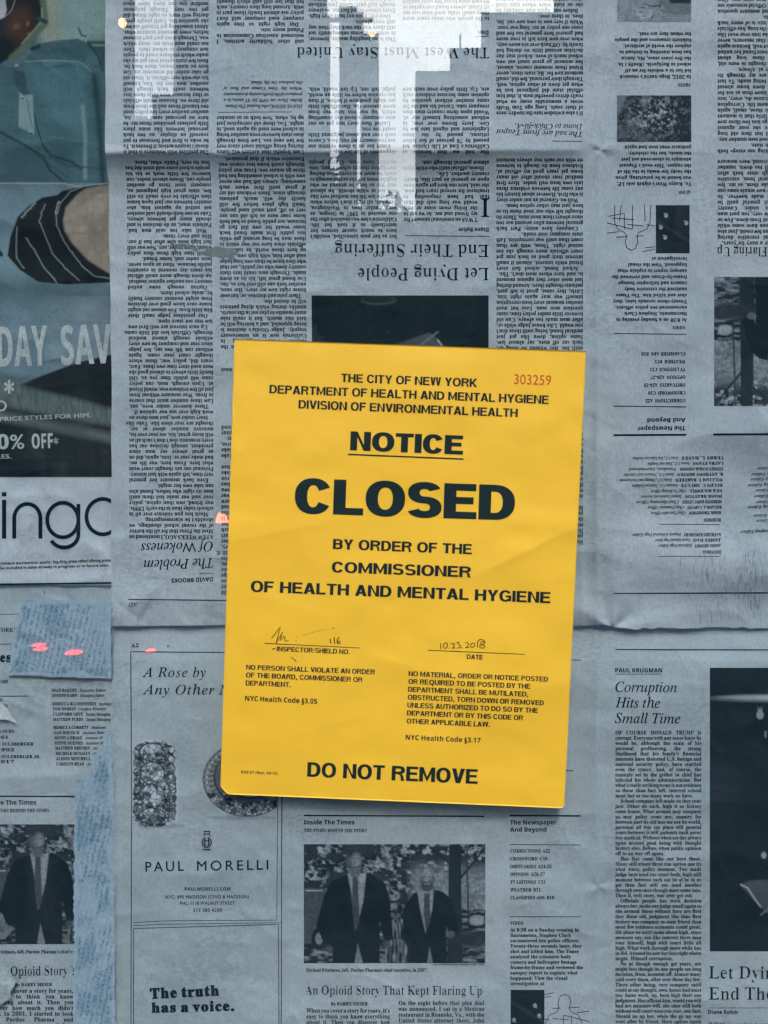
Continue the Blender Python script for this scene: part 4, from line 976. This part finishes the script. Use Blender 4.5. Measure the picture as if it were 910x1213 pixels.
I = Ink(); I.line('PRICE STYLES FOR HIM.', (0, 499), (108, 494), 5, 'sans'); I.line('0%', (-3, 532), (29, 531.4), 17.5, 'cond'); I.line('OFF', (38, 531.4), (63, 530.6), 17.5, 'cond'); I.line('*', (64.5, 531.5), (70, 531), 13, 'bold'); I.line('STYLES.', (-21, 543.5), (13.5, 543), 5, 'sans')
I.line('D', (-6, 487), (8, 487.5), 13, 'light'); I.line('*', (5, 476), (17, 476), 26, 'boldw'); I.on(A3, 'sale_lettering', M_knock, eps=.34)
c = Canvas(240, 127, .93, 3); c.A[:] = (.86+.12*fbm(c.X/30, c.Y/30, 3))[..., None]; c.put(A3, -90, 566, 'white_panel')
# big rounded logo lettering drawn with even strokes
I = Ink()
arc = lambda cx, cy, rx, ry, a0, a1: [(cx+rx*math.cos(R(a)), cy+ry*math.sin(R(a))) for a in np.linspace(a0, a1, 36)]
I.stroke([(5, 592), (5, 638)], 5); I.stroke([(5, 583), (5, 588)], 5.5)
I.stroke([(17, 638), (17, 612)]+arc(32.5, 614, 15.5, 17, 180, 360)+[(48, 638)], 4.6)
I.stroke(arc(74.5, 616, 18.5, 20.5, 0, 360), 4.6); I.stroke([(93, 597), (93, 634)]+arc(76, 633, 17, 15.5, 0, 152), 4.6)
I.stroke(arc(122, 612, 19.5, 21, 0, 360), 4.6); I.stroke([(-10, 583), (-10, 638)], 5)
I.on(A3, 'store_lettering', eps=.36)
I = Ink(); I.line('and based department exclusions apply.', (-38, 669.8), (61, 667.2), 3.4, 'sans'); I.line('Some items may be included in sales already in progress or in future sales.', (-38, 675.5), (130, 671), 3.4, 'sans')
I.line('Reg./Orig. prices reflect offering prices.', (63, 667.3), (132, 665.2), 3.4, 'bold'); I.stroke([(-80, 693), (60, 691.5), (132, 690.5)], 2.0); I.on(A3, 'small_print', eps=.36)

# ---- bleached scraps close behind the glass
def scrap(name, label, cat, poly, depth, seed, cols, jag=1.0, ridge_a=.35):
    xs = [p[0] for p in poly]; ys = [p[1] for p in poly]
    x0, x1, y0, y1 = min(xs)-1, max(xs)+1, min(ys)-1, max(ys)+1
    c = Canvas(x1-x0, y1-y0, 0, .9); X, Y = c.X+x0, c.Y+y0
    base, dark = map(np.array, cols)
    u = X+.22*Y+2.2*(vnoise(X/14, Y/14, seed)-.5); v = Y-.2*X
    rows = np.clip(np.sin(2*math.pi*u/6.4)*1.5+.7, 0, 1)                       # lines of type seen from the back, running up the scrap
    letters = np.clip((vnoise(u/1.5, v/1.8, seed+2)*.6+vnoise(u/.95, v/1.0, seed+4)*.4-.36)*4, 0, 1)
    blot = np.clip((fbm(X/24, Y/20, seed+1)-.44)*6, 0, 1)
    mask = np.clip(rows*letters*.85+blot*.55*(.6+.4*letters), 0, 1)*np.clip((fbm(X/30, Y/26, seed+11)-.25)*6, .25, 1)
    c.X, c.Y = X, Y; sd = c.sd_poly(poly)
    mask *= np.clip((sd-1-9*vnoise(X/25, Y/14, seed+8)**2)/2.5, 0, 1)
    c.A[:] = base; c.blend(mask, dark); c.A *= (.88+.24*vnoise(X/1.2, Y/1.2, seed))[..., None]
    keep = sd+jag*.9*(vnoise(X/1.8, Y/3.0, seed+5)-.5)*2 > .4
    H = ridge_a*fbm(X/20, Y/20, seed)*2+.12*vnoise(X/5, Y/7, seed)
    P = to_world(X, Y, depth-H/1000).reshape(-1, 3); ny, nx = X.shape; i = np.arange(nx*ny).reshape(ny, nx)
    F = np.stack([i[:-1, :-1], i[1:, :-1], i[1:, 1:], i[:-1, 1:]], -1)[keep[:-1, :-1]]
    o = mesh_obj(name, P, F.reshape(-1, 4), M_print, None, c.A.reshape(-1, 3), True)
    used = np.zeros(len(P), bool); used[F.ravel()] = True
    import bmesh
    bm = bmesh.new(); bm.from_mesh(o.data); bmesh.ops.delete(bm, geom=[v for v in bm.verts if not v.link_faces], context='VERTS'); bm.to_mesh(o.data); bm.free()
    tag(o, label, cat); return o
BL = ((.36, .46, .58), (.14, .25, .35))
scrap('paper_patch', 'square blue-grey scrap of paper with faint bled-through print over the lower left page', 'paper scrap',
   [(25, 709), (132, 712), (132, 804), (70, 802), (8, 799), (16, 752)], .0085, 3, BL, 1.3)
scrap('paper_strip', 'long vertical blue-grey paper strip with a torn stepped top at the lower left', 'paper scrap',
   [(88, 921), (107, 916), (108, 896), (121, 884), (124, 868), (131, 862), (135, 925), (137, 1300), (86, 1300), (87, 1000)], .0088, 8, BL, 1.0)
scrap('paper_scrap', 'pale torn paper corner at the left edge under the square patch', 'paper scrap', [(-60, 826), (0, 830), (8, 838), (21, 857), (10, 853), (0, 852), (-60, 850)], .0088, 20, ((.60, .64, .66), (.52, .57, .60)), .15, .9)
scrap('paper_scrap', 'pale torn paper corner at the left edge covering the start of the lower article', 'paper scrap', [(-60, 1120), (0, 1134), (10, 1146), (19, 1163), (12, 1176), (14, 1182), (0, 1190), (-60, 1230)], .0088, 25, ((.46, .54, .55), (.38, .46, .48)), .2, .9)
scrap('paper_scrap', 'small dark grey torn flap lying over the trouser photo at the left edge', 'paper scrap', [(-60, 1060), (0, 1088), (10, 1095), (18, 1100), (6, 1112), (-60, 1118)], .0089, 28, ((.15, .19, .20), (.06, .09, .10)), .8, .9)

# ------------------------------------------------------------------ the pane
G = empty('window', (0, .0045, EYE-.7)); tag(G, 'clear shop window pane mirroring the sky between buildings', 'window')
V, F = [], []; box(V, F, -.75, .75, .0, .0040, EYE-.7, EYE+.7); mesh_obj('glass_pane', V, F, M_glass, G)

# ------------------------------------------------------------------ the yellow notice, outside on the glass
QC = np.array([(278, 401.5), (694.5, 416), (668.5, 957.5), (261, 940.5)], float)
NW, NH = 410., 538.
def uv_to_px(u, v):
    u = np.asarray(u)[..., None]; v = np.asarray(v)[..., None]
    return (QC[0]*(1-u)+QC[1]*u)*(1-v)+(QC[3]*(1-u)+QC[2]*u)*v
def px_to_uv(x, y):
    u = np.full(np.shape(x), .5); v = np.full(np.shape(x), .5)
    for _ in range(8):
        p = uv_to_px(u, v); e = np.stack([x, y], -1)-p
        du = (QC[1]-QC[0])*(1-v)[..., None]+(QC[2]-QC[3])*v[..., None]; dv = (QC[3]-QC[0])*(1-u)[..., None]+(QC[2]-QC[1])*u[..., None]
        det = du[..., 0]*dv[..., 1]-du[..., 1]*dv[..., 0]
        u = u+(e[..., 0]*dv[..., 1]-e[..., 1]*dv[..., 0])/det; v = v+(du[..., 0]*e[..., 1]-du[..., 1]*e[..., 0])/det
    return u, v
def hn(u, v):
    X = u*NW; Y = v*NH
    h = 3.0-1.9*np.clip((v-.5)/.5, 0, 1)**1.6-.9*np.clip((u-.7)/.3, 0, 1)**2+1.0*np.clip((.06-u)/.06, 0, 1)**2
    def crease(ax, ay, bx, by, amp, wa, wb):
        dx, dy = bx-ax, by-ay; L = math.hypot(dx, dy); t = ((X-ax)*dx+(Y-ay)*dy)/L/L; dd = ((X-ax)*dy-(Y-ay)*dx)/L
        return amp*ridge(dd, wa, wb)*np.exp(-np.clip(np.abs(t-.5)-.35, 0, 9)**2*12)
    h = h+crease(318, 255, 412, 205, 1.3, 17, 24)+crease(335, 236, 405, 196, .4, 20, 18)+crease(60, 470, 200, 430, .35, 22, 26)+crease(230, 60, 380, 110, .35, 26, 26)+crease(190, 370, 300, 400, .9, 24, 26)+crease(0, 240, 110, 215, .6, 18, 30)+crease(285, 420, 410, 388, .9, 18, 30)+crease(30, 300, 150, 330, .3, 20, 22)
    h = h+2.4*fbm(X/120, Y/90, 61, 3)+.8*fbm(X/50, Y/40, 66, 3)
    return h
class Card(Sheet):
    def __init__(s):
        nx, ny = 180, 234
        U, V_ = np.meshgrid(np.linspace(0, 1, nx), np.linspace(0, 1, ny))
        s.H = hn(U, V_); s.nx, s.ny = nx, ny
        # clipped lower left corner, rounded lower right corner
        X, Y = U*NW, V_*NH
        k = np.clip(9-(X+(NH-Y)), 0, 9); X2 = X+k*.6; Y2 = Y-k*.35
        r = 5.0; cx, cy = NW-r, NH-r; q = np.hypot(np.maximum(X2-cx, 0), np.maximum(Y2-cy, 0)); m_ = (X2 > cx) & (Y2 > cy) & (q > r)
        X2 = np.where(m_, cx+(X2-cx)*r/np.maximum(q, 1e-6), X2); Y2 = np.where(m_, cy+(Y2-cy)*r/np.maximum(q, 1e-6), Y2)
        Pp = uv_to_px(X2/NW, Y2/NH)
        Z = -(.0004+s.H/1000)
        P = to_world(Pp[..., 0], Pp[..., 1], Z).reshape(-1, 3)
        i = np.arange(nx*ny).reshape(ny, nx); F = np.stack([i[:-1, :-1], i[1:, :-1], i[1:, 1:], i[:-1, 1:]], -1).reshape(-1, 4)
        n = len(P); Bk = P.copy(); Bk[:, 1] += .0006
        rim = np.concatenate([i[0, :], i[1:, -1], i[-1, -2::-1], i[-2:0:-1, 0]]); r2 = np.roll(rim, -1)
        F = np.vstack([F, F[:, ::-1]+n, np.stack([r2, rim, rim+n, r2+n], -1)]); P = np.vstack([P, Bk])
        s.root = empty('closed_notice', tuple(to_world(np.array(465.), np.array(949.), -.003)))
        tag(s.root, 'bright yellow printed closure notice stuck on the outside of the window', 'notice')
        mesh_obj('card', P, F, M_yel, s.root, smooth=True)
    def put(s, name, P2, F, mat, eps=.12, colors=None, label=None, smooth=True):
        u, v = px_to_uv(P2[:, 0], P2[:, 1])
        a = np.clip(u, 0, .9999)*(s.nx-1); b = np.clip(v, 0, .9999)*(s.ny-1); ia = a.astype(int); ib = b.astype(int); fu = a-ia; fv = b-ib
        ia1 = np.minimum(ia+1, s.nx-1); ib1 = np.minimum(ib+1, s.ny-1)
        H = (s.H[ib, ia]*(1-fu)+s.H[ib, ia1]*fu)*(1-fv)+(s.H[ib1, ia]*(1-fu)+s.H[ib1, ia1]*fu)*fv
        P = to_world(P2[:, 0], P2[:, 1], -(.0004+(H+eps)/1000))
        o = mesh_obj(name, P, F, mat, s.root, colors, False)
        if label: o['label'] = label
        return o
N = Card()
I = Ink(); I.line('THE CITY OF NEW YORK', (404, 452.5), (565.5, 458.6), 10, 'grotlight'); I.line('DEPARTMENT OF HEALTH AND MENTAL HYGIENE', (319.2, 465.8), (650, 478.6), 10, 'grotlight'); I.line('DIVISION OF ENVIRONMENTAL HEALTH', (353.6, 483.8), (613.3, 494.2), 10, 'grotlight')
I.on(N, 'heading_lettering', M_nink, .14)
I = Ink(); I.line('303259', (609, 454.8), (652.8, 456.3), 11.6, 'light'); I.on(N, 'stamped_number', M_red, .14, 'thin red stamped number')
I = Ink(); I.line('NOTICE', (414.7, 533.3), (548.6, 538.6), 22.5, 'grotheavy'); I.stroke([(412.3, 538.2), (549.2, 543.8)], 1.7); I.on(N, 'title_lettering', M_nink, .14)
I = Ink(); I.line('CLOSED', (348.7, 607.8), (609.5, 616.6), 41.5, 'grotheavy'); I.on(N, 'title_lettering', M_nink, .14)
I = Ink(); I.line('BY ORDER OF THE', (394.3, 650.3), (559, 656.6), 12, 'grot'); I.line('COMMISSIONER', (392.9, 678), (558, 684), 12.8, 'grot'); I.line('OF HEALTH AND MENTAL HYGIENE', (297, 701), (652, 714.6), 13.2, 'grot')
I.on(N, 'order_lettering', M_nink, .14)
I = Ink(); I.stroke([(313.5, 762), (427, 767.6)], .8); I.stroke([(506.8, 770.2), (621.5, 775)], .8); I.line('INSPECTOR/SHIELD NO.', (328, 771.3), (414.5, 775), 5.6, 'grotlight'); I.line('DATE', (552.9, 780.6), (572, 781.6), 5.7, 'grotlight')
for t_, a, b, c_, d_ in (('NO PERSON SHALL VIOLATE AN ORDER', 291.6, 793.2, 444.2, 799), ('OF THE BOARD, COMMISSIONER OR', 291.3, 802.4, 429.5, 808.2), ('DEPARTMENT.', 291, 811.9, 344.4, 814), ('NYC Health Code §3.05', 290.4, 830, 375.7, 833.8),
   ('NO MATERIAL, ORDER OR NOTICE POSTED', 484, 800.8, 649.2, 807.6), ('OR REQUIRED TO BE POSTED BY THE', 483.7, 810, 628.3, 816), ('DEPARTMENT SHALL BE MUTILATED,', 483.3, 819.3, 625.8, 825.3), ('OBSTRUCTED, TORN DOWN OR REMOVED', 483, 828.7, 644.3, 835.6),
   ('UNLESS AUTHORIZED TO DO SO BY THE', 482.5, 838, 637.3, 844.6), ('DEPARTMENT OR BY THIS CODE OR', 482.1, 847.4, 619.6, 853.3), ('OTHER APPLICABLE LAW.', 481.8, 857, 580.5, 861.2), ('NYC Health Code §3.17', 480.6, 876.2, 569.3, 880)):
    I.line(t_, (a, b), (c_, d_), 5.9, 'bold' if 'Code' in t_ else 'grotlight')
I.line('EHS 57 (Rev. 10/13)', (285.8, 916), (329, 917.8), 3.2, 'bold'); I.on(N, 'small_lettering', M_nink, .14)
I = Ink(); I.line('DO NOT REMOVE', (363.8, 920), (565.9, 928.7), 17.3, 'grot'); I.on(N, 'footer_lettering', M_nink, .14)
hx = lambda pts: [(300+x/6.5, 730+y/6.5) for x, y in pts]
I = Ink()
I.stroke(hx([(142, 170), (165, 140), (210, 78), (200, 120), (178, 200), (186, 214)]), 1.0); I.stroke(hx([(180, 200), (205, 160), (228, 122), (216, 150), (208, 190), (222, 170), (240, 152), (246, 158), (240, 184), (252, 192), (274, 188)]), .9)
I.stroke(hx([(330, 155), (333, 160)]), 1); I.stroke(hx([(328, 184), (333, 188)]), 1.2); I.stroke(hx([(380, 150), (470, 120), (560, 100)]), .25); I.stroke(hx([(610, 90), (628, 92)]), .8)
I.stroke(hx([(592, 172), (598, 210)]), 1.3); I.stroke(hx([(622, 160), (628, 212)]), 1.3); I.stroke(hx([(662, 160), (650, 178), (646, 204), (656, 212), (672, 206), (664, 192), (652, 198)]), 1.3)
I.stroke(hx([(146, 256), (158, 250), (172, 246)]), 1); I.stroke(hx([(290, 314), (318, 334), (334, 352)]), .9)
I.on(N, 'signature', M_pen, .15, 'brown pen signature and shield number')
dx = lambda pts: [(500+x/6.5, 745+y/6.5) for x, y in pts]
I = Ink(); I.stroke(dx([(146, 110), (142, 154)]), 1.1); I.stroke(dx([(178, 106), (166, 118), (164, 140), (176, 150), (192, 144), (198, 124), (190, 108), (178, 106)]), 1.1); I.stroke(dx([(208, 146), (213, 148)]), 1.6)
I.stroke(dx([(224, 116), (240, 110), (250, 118), (246, 134), (230, 148), (256, 146)]), 1.1); I.stroke(dx([(262, 106), (290, 102), (276, 118), (296, 126), (294, 144), (272, 148)]), 1.1); I.stroke(dx([(304, 144), (309, 146)]), 1.5)
I.stroke(dx([(332, 110), (350, 104), (360, 114), (352, 130), (334, 144), (364, 142)]), 1.1); I.stroke(dx([(390, 108), (376, 118), (374, 136), (388, 142), (404, 134), (406, 116), (392, 108)]), 1.1)
I.stroke(dx([(428, 142), (428, 100), (440, 84), (462, 80), (486, 98)]), 1.1); I.stroke(dx([(486, 98), (456, 100), (446, 112), (470, 124), (488, 138), (474, 148), (446, 144), (444, 130), (470, 118), (488, 104)]), 1.1)
I.on(N, 'handwritten_date', M_pen, .15, 'handwritten date in brown pen')

bpy.data.objects.remove(_go); bpy.data.curves.remove(_cu)
print('time', time.time()-_t0, 'verts', sum(len(m.vertices) for m in bpy.data.meshes), 'faces', sum(len(m.polygons) for m in bpy.data.meshes))
